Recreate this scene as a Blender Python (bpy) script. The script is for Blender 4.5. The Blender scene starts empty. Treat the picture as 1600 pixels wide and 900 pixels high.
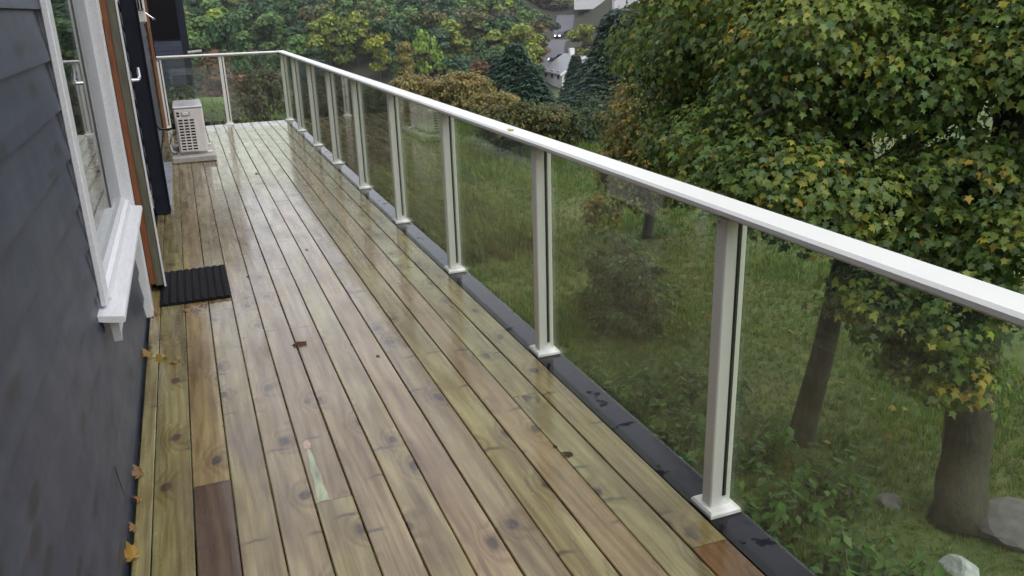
import bpy, math, random
import numpy as np
from mathutils import Matrix, Vector
random.seed(7); rng = np.random.default_rng(11)
S = bpy.context.scene; COL = S.collection; R = math.radians

# ------------------------------------------------------------------ camera, sky, sun, exposure
CAM = (0.2936, 0.0, 1.5431)
cam = bpy.data.objects.new('camera', bpy.data.cameras.new('camera')); COL.objects.link(cam)
yaw, pitch, roll = 0.36163, 0.33109, -0.03071
fw = Vector((math.sin(yaw)*math.cos(pitch), math.cos(yaw)*math.cos(pitch), -math.sin(pitch)))
r0 = Vector((math.cos(yaw), -math.sin(yaw), 0)); u0 = r0.cross(fw)
rt = r0*math.cos(roll)+u0*math.sin(roll); up = -r0*math.sin(roll)+u0*math.cos(roll)
M = Matrix((rt, up, -fw)).transposed().to_4x4(); M.translation = CAM
cam.matrix_world = M
cam.data.sensor_width = 36; cam.data.lens = 1293.64/1600*36; cam.data.clip_start = .02; cam.data.clip_end = 3000
S.camera = cam
SUN_EL, SUN_AZ = R(58), R(150)        # azimuth clockwise from +Y
wd = bpy.data.worlds.new('World'); S.world = wd; wd.use_nodes = True
nt = wd.node_tree; bg = nt.nodes['Background']
sky = nt.nodes.new('ShaderNodeTexSky'); sky.sky_type = 'NISHITA'; sky.sun_disc = False
sky.sun_elevation = SUN_EL; sky.sun_rotation = SUN_AZ; sky.dust_density = 6; sky.air_density = 1.0; sky.ozone_density = 1
hs = nt.nodes.new('ShaderNodeHueSaturation'); hs.inputs['Saturation'].default_value = .45
nt.links.new(sky.outputs[0], hs.inputs['Color']); cl = nt.nodes.new('ShaderNodeMix'); cl.data_type = 'RGBA'; cl.inputs[0].default_value = .75      # even cloud deck in front of the blue
cl.inputs[7].default_value = (3.45, 3.55, 3.85, 1)
nt.links.new(hs.outputs[0], cl.inputs[6]); nt.links.new(cl.outputs[2], bg.inputs['Color'])
bg.inputs['Strength'].default_value = .15
sun = bpy.data.objects.new('sun', bpy.data.lights.new('sun', 'SUN')); COL.objects.link(sun)
sun.data.energy = 0.5; sun.data.angle = R(70); sun.data.color = (1, .97, .93)
sd = Vector((math.sin(SUN_AZ)*math.cos(SUN_EL), math.cos(SUN_AZ)*math.cos(SUN_EL), math.sin(SUN_EL)))
sun.rotation_euler = sd.to_track_quat('Z', 'Y').to_euler(); sun.location = sd*60
S.view_settings.view_transform = 'Standard'; S.view_settings.look = 'None'
S.view_settings.exposure = 1.2; S.view_settings.gamma = 1
S.cycles.max_bounces = 14; S.cycles.transparent_max_bounces = 24
S.cycles.use_denoising = True
S.cycles.caustics_reflective = False

# ------------------------------------------------------------------ materials
def lin(h):
    h = h.lstrip('#'); c = [int(h[i:i+2], 16)/255 for i in (0, 2, 4)]
    return tuple((x/12.92 if x <= .04045 else ((x+.055)/1.055)**2.4) for x in c)+(1,)
class NT:
    """tiny node-graph helper"""
    def __init__(s, name):
        s.m = bpy.data.materials.new(name); s.m.use_nodes = True; s.t = s.m.node_tree
        s.p = s.t.nodes['Principled BSDF']; s.out = s.t.nodes['Material Output']
    def n(s, typ, **kw):
        nd = s.t.nodes.new('ShaderNode'+typ)
        for k, v in kw.items():
            if k.startswith('i_'):
                key = k[2:]; key = int(key) if key.isdigit() else key.replace('_', ' ')
                s.set(nd.inputs[key], v)
            else: setattr(nd, k, v)
        return nd
    def set(s, sock, v):
        if hasattr(v, 'is_output') or isinstance(v, bpy.types.NodeSocket): s.t.links.new(v, sock)
        else: sock.default_value = v
    def P(s, **kw):
        for k, v in kw.items(): s.set(s.p.inputs[k.replace('_', ' ')], v)
        return s
    def coord(s, which='Object', scale=(1, 1, 1), off=None):
        c = s.n('TexCoord').outputs[which]
        mp = s.n('Mapping'); s.set(mp.inputs['Vector'], c); mp.inputs['Scale'].default_value = scale
        if off is not None: s.set(mp.inputs['Location'], off)
        return mp.outputs[0]
    def noise(s, vec, scale, detail=3, rough=.55, dist=0):
        nd = s.n('TexNoise'); s.set(nd.inputs['Vector'], vec)
        nd.inputs['Scale'].default_value = scale; nd.inputs['Detail'].default_value = detail
        nd.inputs['Roughness'].default_value = rough; nd.inputs['Distortion'].default_value = dist
        return nd.outputs['Fac']
    def ramp(s, fac, stops):
        nd = s.n('ValToRGB'); s.set(nd.inputs[0], fac); e = nd.color_ramp.elements
        while len(e) < len(stops): e.new(.5)
        for el, (pos, c) in zip(e, stops):
            el.position = pos; el.color = c if len(c) == 4 else tuple(c)+(1,)
        return nd.outputs[0]
    def rng(s, v, a, b, c, d, smooth=False):
        nd = s.n('MapRange'); nd.interpolation_type = 'SMOOTHSTEP' if smooth else 'LINEAR'
        s.set(nd.inputs[0], v)
        for i, x in enumerate((a, b, c, d)): s.set(nd.inputs[i+1], x)
        return nd.outputs[0]
    def math(s, op, a, b=None):
        nd = s.n('Math', operation=op); s.set(nd.inputs[0], a)
        if b is not None: s.set(nd.inputs[1], b)
        return nd.outputs[0]
    def mix(s, f, a, b, mode='MIX'):
        nd = s.n('Mix', data_type='RGBA', blend_type=mode); s.set(nd.inputs[0], f)
        s.set(nd.inputs[6], a); s.set(nd.inputs[7], b); return nd.outputs[2]
    def bump(s, h, strength=.3, dist=.01):
        nd = s.n('Bump'); nd.inputs['Strength'].default_value = strength; nd.inputs['Distance'].default_value = dist
        s.set(nd.inputs['Height'], h); s.set(s.p.inputs['Normal'], nd.outputs[0]); return nd.outputs[0]
def simple(name, col, rough=.5, var=.12, scale=30, metal=0, bump=0, spec=.5, stretch=(1, 1, 1), coat=0):
    t = NT(name); v = t.coord('Object', stretch); f = t.noise(v, scale, 4)
    c = lin(col) if isinstance(col, str) else tuple(col)+(1,)
    lo = tuple(x*(1-var) for x in c[:3])+(1,); hi = tuple(min(1, x*(1+var)) for x in c[:3])+(1,)
    t.P(Base_Color=t.ramp(f, [(.3, lo), (.7, hi)]), Roughness=t.rng(f, .3, .7, max(.02, rough-.07), rough+.07), Metallic=metal)
    t.p.inputs['Specular IOR Level'].default_value = spec; t.p.inputs['Coat Weight'].default_value = coat
    if bump: t.bump(f, bump, .004)
    return t.m

def deck_wood():
    t = NT('wet_pressure_treated_pine')
    oi = t.n('ObjectInfo'); rnd = oi.outputs['Random']
    off = t.n('CombineXYZ'); t.set(off.inputs[0], t.math('MULTIPLY', rnd, 37.0)); t.set(off.inputs[1], t.math('MULTIPLY', rnd, 91.0))
    base = t.coord('Object', (1, 1, 1), off.outputs[0])
    def sc(v, s_):
        mp = t.n('Mapping'); t.set(mp.inputs['Vector'], v); mp.inputs['Scale'].default_value = s_; return mp.outputs[0]
    # knots: distort the grain round them
    vo = t.n('TexVoronoi', feature='F1'); vo.voronoi_dimensions = '2D'
    wob = t.n('VectorMath', operation='ADD'); t.set(wob.inputs[0], sc(base, (4.6, 2.7, 1)))
    nz = t.n('TexNoise'); t.set(nz.inputs['Vector'], sc(base, (14, 10, 1))); nz.inputs['Scale'].default_value = 1
    sub = t.n('VectorMath', operation='MULTIPLY'); t.set(sub.inputs[0], nz.outputs['Color']); sub.inputs[1].default_value = (.16, .16, 0)
    t.set(wob.inputs[1], sub.outputs[0]); t.set(vo.inputs['Vector'], wob.outputs[0]); vo.inputs['Scale'].default_value = 1
    d = vo.outputs['Distance']
    keep = t.math('GREATER_THAN', t.n('SeparateColor', i_0=vo.outputs['Color']).outputs[0], .35)
    knot = t.math('MULTIPLY', t.rng(d, .05, .115, 1.0, 0.0, True), keep)
    halo = t.math('MULTIPLY', t.rng(d, .08, .36, 1.0, 0.0, True), keep)
    # side-branch spikes that cross a board
    v2 = t.n('TexVoronoi', feature='F1'); v2.voronoi_dimensions = '2D'; v2.inputs['Scale'].default_value = 1
    w2 = t.n('VectorMath', operation='ADD'); t.set(w2.inputs[0], sc(base, (3.2, 3.3, 1))); t.set(w2.inputs[1], sub.outputs[0]); t.set(v2.inputs['Vector'], w2.outputs[0])
    sv = t.n('SeparateXYZ'); dv = t.n('VectorMath', operation='SUBTRACT'); t.set(dv.inputs[0], w2.outputs[0]); t.set(dv.inputs[1], v2.outputs['Position']); t.set(sv.inputs[0], dv.outputs[0])
    bend = t.math('ABSOLUTE', t.math('SUBTRACT', sv.outputs[1], t.math('MULTIPLY', t.math('ABSOLUTE', sv.outputs[0]), -.18)))
    spike = t.math('MULTIPLY', t.rng(bend, .01, .045, 1.0, 0.0, True), t.rng(t.math('ABSOLUTE', sv.outputs[0]), .04, .2, 1.0, 0.0, True))
    spike = t.math('MULTIPLY', spike, t.math('GREATER_THAN', t.n('SeparateColor', i_0=v2.outputs['Color']).outputs[1], .45))
    # growth rings drawn out along the board
    low = t.noise(sc(base, (5, .35, 1)), 1, 2, .5)
    bx = t.n('SeparateXYZ', i_0=base)
    ph = t.math('ADD', t.math('MULTIPLY', bx.outputs[0], 95.0), t.math('MULTIPLY', low, 46.0))
    ph = t.math('ADD', ph, t.math('MULTIPLY', halo, 9.0))
    ring = t.math('MULTIPLY_ADD', t.math('SINE', ph), .5); ring.node.inputs[2].default_value = .5
    fine = t.noise(sc(base, (120, 4, 1)), 1, 5, .6)
    streak = t.noise(sc(base, (22, .9, 1)), 1, 4, .6)
    damp = t.noise(sc(base, (6, 1.7, 1)), 1, 4, .6)
    c = oi.outputs['Color']
    c = t.mix(t.rng(ring, .25, .95, 0, .34), c, (.40, .25, .10, 1), 'MULTIPLY')
    c = t.mix(t.rng(fine, .35, .75, 0, .6), c, (.35, .28, .2, 1), 'MULTIPLY')
    c = t.mix(t.rng(streak, .4, .68, 0, .95), c, (.62, .56, .62, 1), 'MULTIPLY')
    c = t.mix(t.rng(damp, .45, .70, 0, .8), c, (.55, .46, .46, 1), 'MULTIPLY')
    c = t.mix(t.math('MULTIPLY', halo, .3), c, (.42, .30, .24, 1), 'MULTIPLY')
    c = t.mix(t.math('MULTIPLY', spike, .72), c, (.05, .036, .036, 1))
    c = t.mix(t.math('MULTIPLY', knot, t.rng(t.noise(sc(base, (40, 18, 1)), 1, 3), .3, .6, .5, .95)), c, (.040, .026, .022, 1))
    film = t.noise(sc(base, (9, 2.2, 1)), 1, 5, .65)
    t.P(Base_Color=c, Roughness=t.rng(film, .35, .65, .18, .34), Coat_Weight=t.rng(film, .35, .75, 1.0, .6), Coat_Roughness=t.rng(film, .3, .7, .07, .17))
    t.p.inputs['Coat IOR'].default_value = 1.40; t.p.inputs['IOR'].default_value = 1.33
    h = t.math('ADD', t.math('MULTIPLY', fine, .5), t.math('ADD', t.math('MULTIPLY', damp, 1.2), t.math('MULTIPLY', ring, .15)))
    nb = t.bump(h, .07, .004)
    cb = t.n('Bump'); cb.inputs['Strength'].default_value = .015; cb.inputs['Distance'].default_value = .01; t.set(cb.inputs['Height'], film)
    t.set(t.p.inputs['Coat Normal'], cb.outputs[0])
    return t.m

def wall_paint():
    t = NT('slate_blue_wall_paint'); oi = t.n('ObjectInfo')
    off = t.n('CombineXYZ'); t.set(off.inputs[1], t.math('MULTIPLY', oi.outputs['Random'], 60.0))
    b = t.coord('Object', (1, 1, 1), off.outputs[0])
    mp = t.n('Mapping'); t.set(mp.inputs['Vector'], b); mp.inputs['Scale'].default_value = (20, 1.3, 20)
    n1 = t.noise(mp.outputs[0], 1.2, 5); n2 = t.noise(b, 4, 4); n3 = t.noise(b, 26, 3)
    c = t.ramp(n1, [(.3, (.021, .027, .050)), (.55, (.030, .037, .066)), (.75, (.042, .050, .085))])
    c = t.mix(t.rng(n2, .42, .68, 0, .3), c, (.024, .025, .037, 1)); c = t.mix(t.rng(n3, .4, .7, 0, .35), c, (.060, .066, .09, 1))
    sx_ = t.n('SeparateXYZ', i_0=b); mp2 = t.n('CombineXYZ'); t.set(mp2.inputs[0], t.math('ADD', t.math('MULTIPLY', sx_.outputs[1], 4.2), t.math('MULTIPLY', n1, .5))); t.set(mp2.inputs[1], t.math('MULTIPLY', sx_.outputs[2], 13.0))
    vo = t.n('TexVoronoi', feature='F1'); vo.voronoi_dimensions = '2D'; t.set(vo.inputs['Vector'], mp2.outputs[0]); vo.inputs['Scale'].default_value = .8
    sp = t.math('MULTIPLY', t.rng(vo.outputs['Distance'], .12, .30, 1, 0, True), t.math('GREATER_THAN', t.n('SeparateColor', i_0=vo.outputs['Color']).outputs[0], .62))
    c = t.mix(t.math('MULTIPLY', sp, .8), c, (.014, .014, .02, 1))
    t.P(Base_Color=c, Roughness=t.rng(n2, .3, .7, .38, .48)); t.bump(t.math('ADD', n1, t.math('MULTIPLY', n3, .5)), .14, .002)
    return t.m

def glass(name, tint, veil=.10, blur=True):
    t = NT(name); t.t.nodes.remove(t.p)
    g = t.coord('Object', (1, 1, 1))
    tr = t.n('BsdfTransparent'); tr.inputs[0].default_value = tint
    gl = t.n('BsdfGlossy'); gl.inputs['Roughness'].default_value = .02
    fr = t.n('Fresnel'); t.set(fr.inputs['IOR'], t.rng(t.n('NewGeometry').outputs['Backfacing'], 0, 1, 1.5, 1/1.5))
    m1 = t.n('MixShader')
    base = tr.outputs[0]
    if veil:
        mp = t.n('Mapping'); t.set(mp.inputs['Vector'], g); mp.inputs['Scale'].default_value = (60, 60, 6)
        a = t.noise(mp.outputs[0], 1, 4, .7); b = t.noise(g, 170, 2); l = t.noise(g, 3, 3)
        f = t.math('MULTIPLY', t.rng(t.math('ADD', a, t.math('MULTIPLY', b, .5)), .62, 1.1, .25, 1.3), t.rng(l, .3, .7, .5, 1.2))
        df = t.n('BsdfTranslucent'); df.inputs[0].default_value = (.85, .88, .88, 1)
        d2 = t.n('BsdfDiffuse'); d2.inputs[0].default_value = (.85, .88, .88, 1)
        md = t.n('MixShader'); md.inputs[0].default_value = .5; t.set(md.inputs[1], df.outputs[0]); t.set(md.inputs[2], d2.outputs[0])
        if blur:
            rf = t.n('BsdfRefraction'); rf.inputs['IOR'].default_value = 1.06; rf.inputs['Roughness'].default_value = .13; rf.inputs['Color'].default_value = tint
            mr = t.n('MixShader'); mr.inputs[0].default_value = .5; t.set(mr.inputs[1], base); t.set(mr.inputs[2], rf.outputs[0]); base = mr.outputs[0]
        mv = t.n('MixShader'); t.set(mv.inputs[0], t.math('MULTIPLY', f, veil)); t.set(mv.inputs[1], base); t.set(mv.inputs[2], md.outputs[0]); base = mv.outputs[0]
    t.set(m1.inputs[0], fr.outputs[0]); t.set(m1.inputs[1], base); t.set(m1.inputs[2], gl.outputs[0])
    t.set(t.out.inputs[0], m1.outputs[0]); return t.m

def leafy(name, objcol=False, trans=.3, rough=.34, noise_scale=0):
    t = NT(name)
    a = t.n('Attribute', attribute_name='Col').outputs['Color']
    c = a
    if objcol:
        c = t.mix(1.0, t.n('ObjectInfo').outputs['Color'], a, 'MULTIPLY')
    t.P(Base_Color=c, Roughness=rough); t.p.inputs['Specular IOR Level'].default_value = .35
    tl = t.n('BsdfTranslucent'); t.set(tl.inputs[0], c); m = t.n('MixShader'); m.inputs[0].default_value = trans
    t.set(m.inputs[1], t.p.outputs[0]); t.set(m.inputs[2], tl.outputs[0]); t.set(t.out.inputs[0], m.outputs[0])
    return t.m

def terrain_mat():
    t = NT('lawn_and_soil'); v = t.coord('Object')
    n1 = t.noise(v, .45, 5, .6); n2 = t.noise(v, 5, 5, .65); n3 = t.noise(v, 30, 3)
    c = t.ramp(n1, [(.3, (.050, .085, .020)), (.48, (.080, .12, .028)), (.62, (.12, .14, .036)), (.78, (.15, .135, .05))])
    c = t.mix(t.rng(n2, .45, .7, 0, .6), c, (.030, .028, .014, 1))
    c = t.mix(t.rng(n3, .55, .75, 0, .5), c, (.10, .10, .035, 1))
    far = t.rng(t.n('VectorMath', operation='LENGTH', i_0=v).outputs['Value'], 100, 112, 0, 1)
    und = t.ramp(n2, [(.3, (.022, .026, .014)), (.6, (.040, .042, .020)), (.8, (.060, .045, .028))])
    c = t.mix(far, c, und)
    t.P(Base_Color=c, Roughness=.9); t.bump(t.math('ADD', n2, n3), .6, .05); return t.m

def bark(name, a, b):
    t = NT(name); v = t.coord('Object', (1, 1, .18)); n = t.noise(v, 22, 5, .65); m2 = t.noise(v, 3, 3)
    c = t.ramp(n, [(.3, a), (.7, b)]); c = t.mix(t.rng(m2, .45, .7, 0, .5), c, (.05, .055, .03, 1))
    t.P(Base_Color=c, Roughness=.85); t.bump(n, .8, .02); return t.m

def membrane():
    t = NT('wet_black_roofing_felt'); v = t.coord('Object'); n = t.noise(v, 9, 5, .6); f = t.noise(v, 220, 2); e = t.noise(v, 3.2, 3)
    dry = t.rng(n, .60, .68, 0, .9, True)
    t.P(Base_Color=t.ramp(e, [(.3, (.004, .004, .006)), (.7, (.010, .010, .014))]), Roughness=t.rng(dry, 0, 1, .07, .55), Specular_IOR_Level=t.rng(dry, 0, 1, .5, .12))
    t.p.inputs['IOR'].default_value = 1.33
    t.bump(t.math('ADD', t.math('MULTIPLY', f, .12), t.math('MULTIPLY', t.noise(v, 14, 3), .8)), .25, .004); return t.m

def rail_paint():
    t = NT('white_powder_coat'); v = t.coord('Object'); n = t.noise(v, 260, 2); l = t.noise(v, 2.5, 3)
    sp = t.n('TexVoronoi', feature='F1'); t.set(sp.inputs['Vector'], v); sp.inputs['Scale'].default_value = 130
    c = t.ramp(l, [(.3, (.67, .68, .655)), (.7, (.72, .725, .70))])
    c = t.mix(t.rng(n, .5, .8, 0, .3), c, (.54, .54, .55, 1))
    t.P(Base_Color=c, Roughness=.33); t.bump(t.math('ADD', n, t.rng(sp.outputs['Distance'], .1, .35, 1, 0, True)), .18, .002); return t.m

def asphalt():
    t = NT('damp_asphalt'); v = t.coord('Object'); n = t.noise(v, 1.2, 4)
    t.P(Base_Color=t.ramp(n, [(.3, (.07, .07, .085)), (.7, (.10, .10, .12))]), Roughness=.6); return t.m

MT = dict(
    deck=deck_wood(), wall=wall_paint(), glass=glass('wet_railing_glass', (.935, .965, .885, 1), .024, False), wglass=glass('window_glass', (.8, .85, .85, 1), 0),
    rail=rail_paint(), white=simple('white_painted_wood', (.60, .61, .635), .35, .09, 14, stretch=(8, 1, 8), bump=.15),
    gasket=simple('black_rubber_gasket', (.006, .006, .008), .35), felt=membrane(),
    orange=simple('orange_brown_stained_wood', (.20, .068, .026), .45, .3, 20, stretch=(6, 6, .4), bump=.2),
    olive=simple('olive_grey_weather_strip', (.10, .095, .065), .5, .25, 12, stretch=(4, 4, .6)),
    cream=simple('pale_yellow_wood', (.62, .56, .30), .5, .12, 16, stretch=(4, 4, .4)),
    navy=simple('navy_black_paint', (.008, .010, .019), .5, .3, 10, bump=.1, spec=.25),
    copper=simple('bare_brown_wood', (.22, .11, .055), .6, .35, 18, stretch=(5, 5, .5), bump=.2),
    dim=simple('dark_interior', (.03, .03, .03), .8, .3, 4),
    steel=simple('brushed_steel', (.6, .6, .62), .25, .1, 40, metal=1),
    cement=simple('pale_concrete', (.32, .31, .29), .65, .25, 18, bump=.4),
    plinth=simple('grey_painted_plinth', (.27, .285, .32), .22, .2, 6, bump=.2),
    pump=simple('off_white_enamel', (.60, .58, .56), .4, .06, 12), pumptop=simple('wet_enamel_top', (.52, .51, .53), .2, .1, 10),
    hole=simple('dark_opening', (.004, .004, .006), .6, spec=.08), rubber=simple('black_rubber_mat', (.006, .006, .008), .75, .3, 60, bump=.3, spec=.15),
    stone=simple('grey_boulder', (.10, .095, .105), .7, .35, 9, bump=.8), palestone=simple('pale_stone', (.34, .38, .39), .6, .25, 14, bump=.6),
    joist=simple('dark_joist_wood', (.03, .022, .016), .8, .3, 20), mint=simple('green_stain', (.27, .30, .20), .3, .5, 40, stretch=(1, .2, 1)),
    pinkm=simple('pink_stain', (.40, .28, .21), .3, .35, 40),
    ground=terrain_mat(), bark=bark('maple_bark', (.018, .017, .012), (.055, .050, .036)), bark2=bark('grey_bark', (.06, .055, .05), (.14, .13, .115)),
    leaf=leafy('leaf', False, .48), leafo=leafy('tinted_leaf', True, .25, .6), grass=leafy('grass_blade', False, .25, .5),
    asphalt=asphalt(), hwhite=simple('white_house_paint', (.78, .78, .80), .6, .06, 2), hroof=simple('grey_slate_roof', (.22, .225, .24), .35, .2, 3),
    hred=simple('red_house_paint', (.42, .12, .08), .6, .15, 2), hpink=simple('pale_pink_render', (.62, .40, .36), .6, .1, 2),
    hglass=simple('dark_window_glass', (.02, .025, .03), .08, .2, 2), carp=simple('dark_car_paint', (.06, .065, .075), .25, .1, 3),
    lampw=None, drop=glass('water_drop', (.95, .97, .97, 1), 0))
def _lamp():
    t = NT('car_headlight_glow'); t.P(Base_Color=(1, 1, 1, 1)); t.p.inputs['Emission Color'].default_value = (1, 1, .95, 1); t.p.inputs['Emission Strength'].default_value = 4
    return t.m
MT['lampw'] = _lamp()

# ------------------------------------------------------------------ object helpers
def link(name, me, parent=None, loc=None, mat=None):
    o = bpy.data.objects.new(name, me); COL.objects.link(o)
    if parent: o.parent = parent
    if loc is not None: o.location = loc
    if mat is not None: me.materials.append(mat)
    return o
def tag(o, label=None, cat=None, group=None, kind=None):
    for k, v in (('label', label), ('category', cat), ('group', group), ('kind', kind)):
        if v: o[k] = v
    return o
def empty(name, loc=(0, 0, 0), label=None, cat=None, group=None, rz=0):
    o = link(name, None, None, loc); o.rotation_euler = (0, 0, rz); return tag(o, label, cat, group)
class MB:
    """collects solid pieces into one mesh"""
    def __init__(s): s.v = []; s.f = []
    def add(s, v, f):
        k = len(s.v); s.v += [tuple(p) for p in v]; s.f += [tuple(i+k for i in q) for q in f]; return s
    def box(s, x0, x1, y0, y1, z0, z1, b=0):
        """box; b chamfers the long edges along y, both ends too"""
        if b <= 0:
            v = [(x, y, z) for z in (z0, z1) for y in (y0, y1) for x in (x0, x1)]
            return s.add(v, [(0, 2, 3, 1), (4, 5, 7, 6), (0, 1, 5, 4), (2, 6, 7, 3), (0, 4, 6, 2), (1, 3, 7, 5)])
        import itertools
        v = []
        for sx in (0, 1):
            for sy in (0, 1):
                for sz in (0, 1):
                    X, Y, Z = (x0, x1)[sx], (y0, y1)[sy], (z0, z1)[sz]
                    ix, iy, iz = X+(b if sx == 0 else -b), Y+(b if sy == 0 else -b), Z+(b if sz == 0 else -b)
                    v += [(X, iy, iz), (ix, Y, iz), (ix, iy, Z)]
        def q(sx, sy, sz, a): return ((sx*2+sy)*2+sz)*3+a
        f = []
        for a in range(3):
            for sgn in (0, 1):
                o = [(0, 0), (1, 0), (1, 1), (0, 1)]
                idx = []
                for (p, r_) in o:
                    c = [0, 0, 0]; c[a] = sgn; c[(a+1) % 3] = p; c[(a+2) % 3] = r_; idx.append(q(*c, a))
                f.append(idx if sgn else idx[::-1])
        for a in range(3):
            b1, b2 = (a+1) % 3, (a+2) % 3
            for p in (0, 1):
                for r_ in (0, 1):
                    c0 = [0, 0, 0]; c0[b1] = p; c0[b2] = r_; c1 = list(c0); c1[a] = 1
                    fc = [q(*c0, b1), q(*c1, b1), q(*c1, b2), q(*c0, b2)]
                    f.append(fc if (p == r_) else fc[::-1])
        for sx in (0, 1):
            for sy in (0, 1):
                for sz in (0, 1):
                    t = [q(sx, sy, sz, 0), q(sx, sy, sz, 1), q(sx, sy, sz, 2)]
                    f.append(t if (sx+sy+sz) % 2 == 1 else t[::-1])
        return s.add(v, f)
    def prism(s, poly, axis, a, b):
        """extrude a 2D polygon (list of pairs) along axis 'x','y' or 'z'"""
        def mk(p, t): return {'x': (t, p[0], p[1]), 'y': (p[0], t, p[1]), 'z': (p[0], p[1], t)}[axis]
        n = len(poly); v = [mk(p, a) for p in poly]+[mk(p, b) for p in poly]
        f = [tuple(range(n))[::-1], tuple(range(n, 2*n))]+[(i, (i+1) % n, n+(i+1) % n, n+i) for i in range(n)]
        return s.add(v, f)
    def tube(s, pts, rad, n=8, cap=True):
        pts = [Vector(p) for p in pts]; rad = rad if hasattr(rad, '__len__') else [rad]*len(pts)
        k0 = len(s.v); ref = Vector((.3, .2, .93)).normalized()
        for i, p in enumerate(pts):
            d = (pts[min(i+1, len(pts)-1)]-pts[max(i-1, 0)]).normalized()
            a = d.cross(ref); a = a.normalized() if a.length > 1e-4 else d.orthogonal().normalized()
            b = d.cross(a)
            for j in range(n):
                an = 2*math.pi*j/n; s.v.append(tuple(p+(a*math.cos(an)+b*math.sin(an))*rad[i]))
        for i in range(len(pts)-1):
            for j in range(n):
                A = k0+i*n+j; B = k0+i*n+(j+1) % n; s.f.append((A, B, B+n, A+n))
        if cap:
            s.f.append(tuple(k0+j for j in range(n))[::-1]); s.f.append(tuple(k0+(len(pts)-1)*n+j for j in range(n)))
        return s
    def mesh(s, name, smooth=False):
        me = bpy.data.meshes.new(name); me.from_pydata(s.v, [], s.f); me.validate(); me.update()
        import bmesh
        bm = bmesh.new(); bm.from_mesh(me); bmesh.ops.recalc_face_normals(bm, faces=bm.faces); bm.to_mesh(me); bm.free()
        if smooth:
            me.polygons.foreach_set('use_smooth', [True]*len(me.polygons))
        return me
    def obj(s, name, mat, parent=None, loc=None, smooth=False):
        return link(name, s.mesh(name, smooth), parent, loc, mat)
def box(name, mat, dims, parent=None, b=0): return MB().box(*dims, b=b).obj(name, mat, parent)

def scatter_mesh(name, tv, tf, P, N, T, size, col, jit=None):
    """one mesh of many copies of a small template (tv: k x 3, tf: list of tri index) at points P, normal N, direction T, with colour per copy"""
    tv = np.asarray(tv, float); tf = np.asarray(tf, int); n = len(P); k = len(tv)
    N = N/np.linalg.norm(N, axis=1, keepdims=True); T = T-N*(T*N).sum(1, keepdims=True); T /= np.linalg.norm(T, axis=1, keepdims=True)+1e-9
    B = np.cross(T, N); s = np.asarray(size).reshape(-1, 1, 1)
    V = P[:, None, :]+s*(tv[None, :, 0:1]*B[:, None, :]+tv[None, :, 1:2]*T[:, None, :]+tv[None, :, 2:3]*N[:, None, :])
    F = (tf[None]+(np.arange(n)*k)[:, None, None]).reshape(-1)
    me = bpy.data.meshes.new(name); nf = len(F)//3
    me.vertices.add(n*k); me.vertices.foreach_set('co', V.reshape(-1).astype(np.float32))
    me.loops.add(len(F)); me.loops.foreach_set('vertex_index', F.astype(np.int32))
    me.polygons.add(nf); me.polygons.foreach_set('loop_start', (np.arange(nf)*3).astype(np.int32)); me.polygons.foreach_set('loop_total', np.full(nf, 3, np.int32))
    at = me.attributes.new('Col', 'FLOAT_COLOR', 'POINT')
    c = np.ones((n, k, 4)); c[:, :, :3] = np.asarray(col)[:, None, :]
    at.data.foreach_set('color', c.reshape(-1).astype(np.float32)); me.update(calc_edges=True); return me
# maple leaf outline (petiole at origin, tip along +y), gently folded
MAPLE = np.array([(0, 0, 0), (.17, -.10, .02), (.36, -.02, -.03), (.27, .13, .03), (.55, .36, -.08), (.30, .42, .02), (.27, .60, -.02), (.13, .58, .03), (0, .95, -.10),
                  (-.13, .58, .03), (-.27, .60, -.02), (-.30, .42, .02), (-.55, .36, -.08), (-.27, .13, .03), (-.36, -.02, -.03), (-.17, -.10, .02)], float)
MAPLE[:, 2] -= .10*np.abs(MAPLE[:, 0])
MAPLE_F = [(0, i, i+1) for i in range(1, 15)]
MAPLE10 = np.array([(0, 0, 0), (.34, -.10, -.10), (.26, .12, 0), (.58, .38, -.20), (.26, .50, .02), (0, 1.0, -.22), (-.26, .50, .02), (-.58, .38, -.20), (-.26, .12, 0), (-.34, -.10, -.10)], float); MAPLE10_F = [(0, i, i+1) for i in range(1, 9)]
SMALL = np.array([(0, 0, 0), (.30, .42, .06), (0, 1, -.06), (-.30, .42, .06)], float); SMALL_F = [(0, 1, 2), (0, 2, 3)]
CLUMP = np.array([(0, -.5, -.06), (.48, -.18, .05), (.40, .38, -.08), (-.06, .5, .04), (-.5, .2, -.05), (-.34, -.3, .06)], float)
CLUMP_F = [(0, 1, 2), (0, 2, 3), (0, 3, 4), (0, 4, 5)]
UP = np.array([0, 0, 1.0])
def unit(n): v = rng.normal(size=(n, 3)); return v/np.linalg.norm(v, axis=1, keepdims=True)
def pick(cols, w, n, jit=.18):
    c = np.array(cols)[rng.choice(len(cols), n, p=np.array(w)/sum(w))]
    return np.clip(c*(1+jit*rng.normal(size=(n, 1)))*(1+.06*rng.normal(size=(n, 3))), .004, 1)

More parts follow.
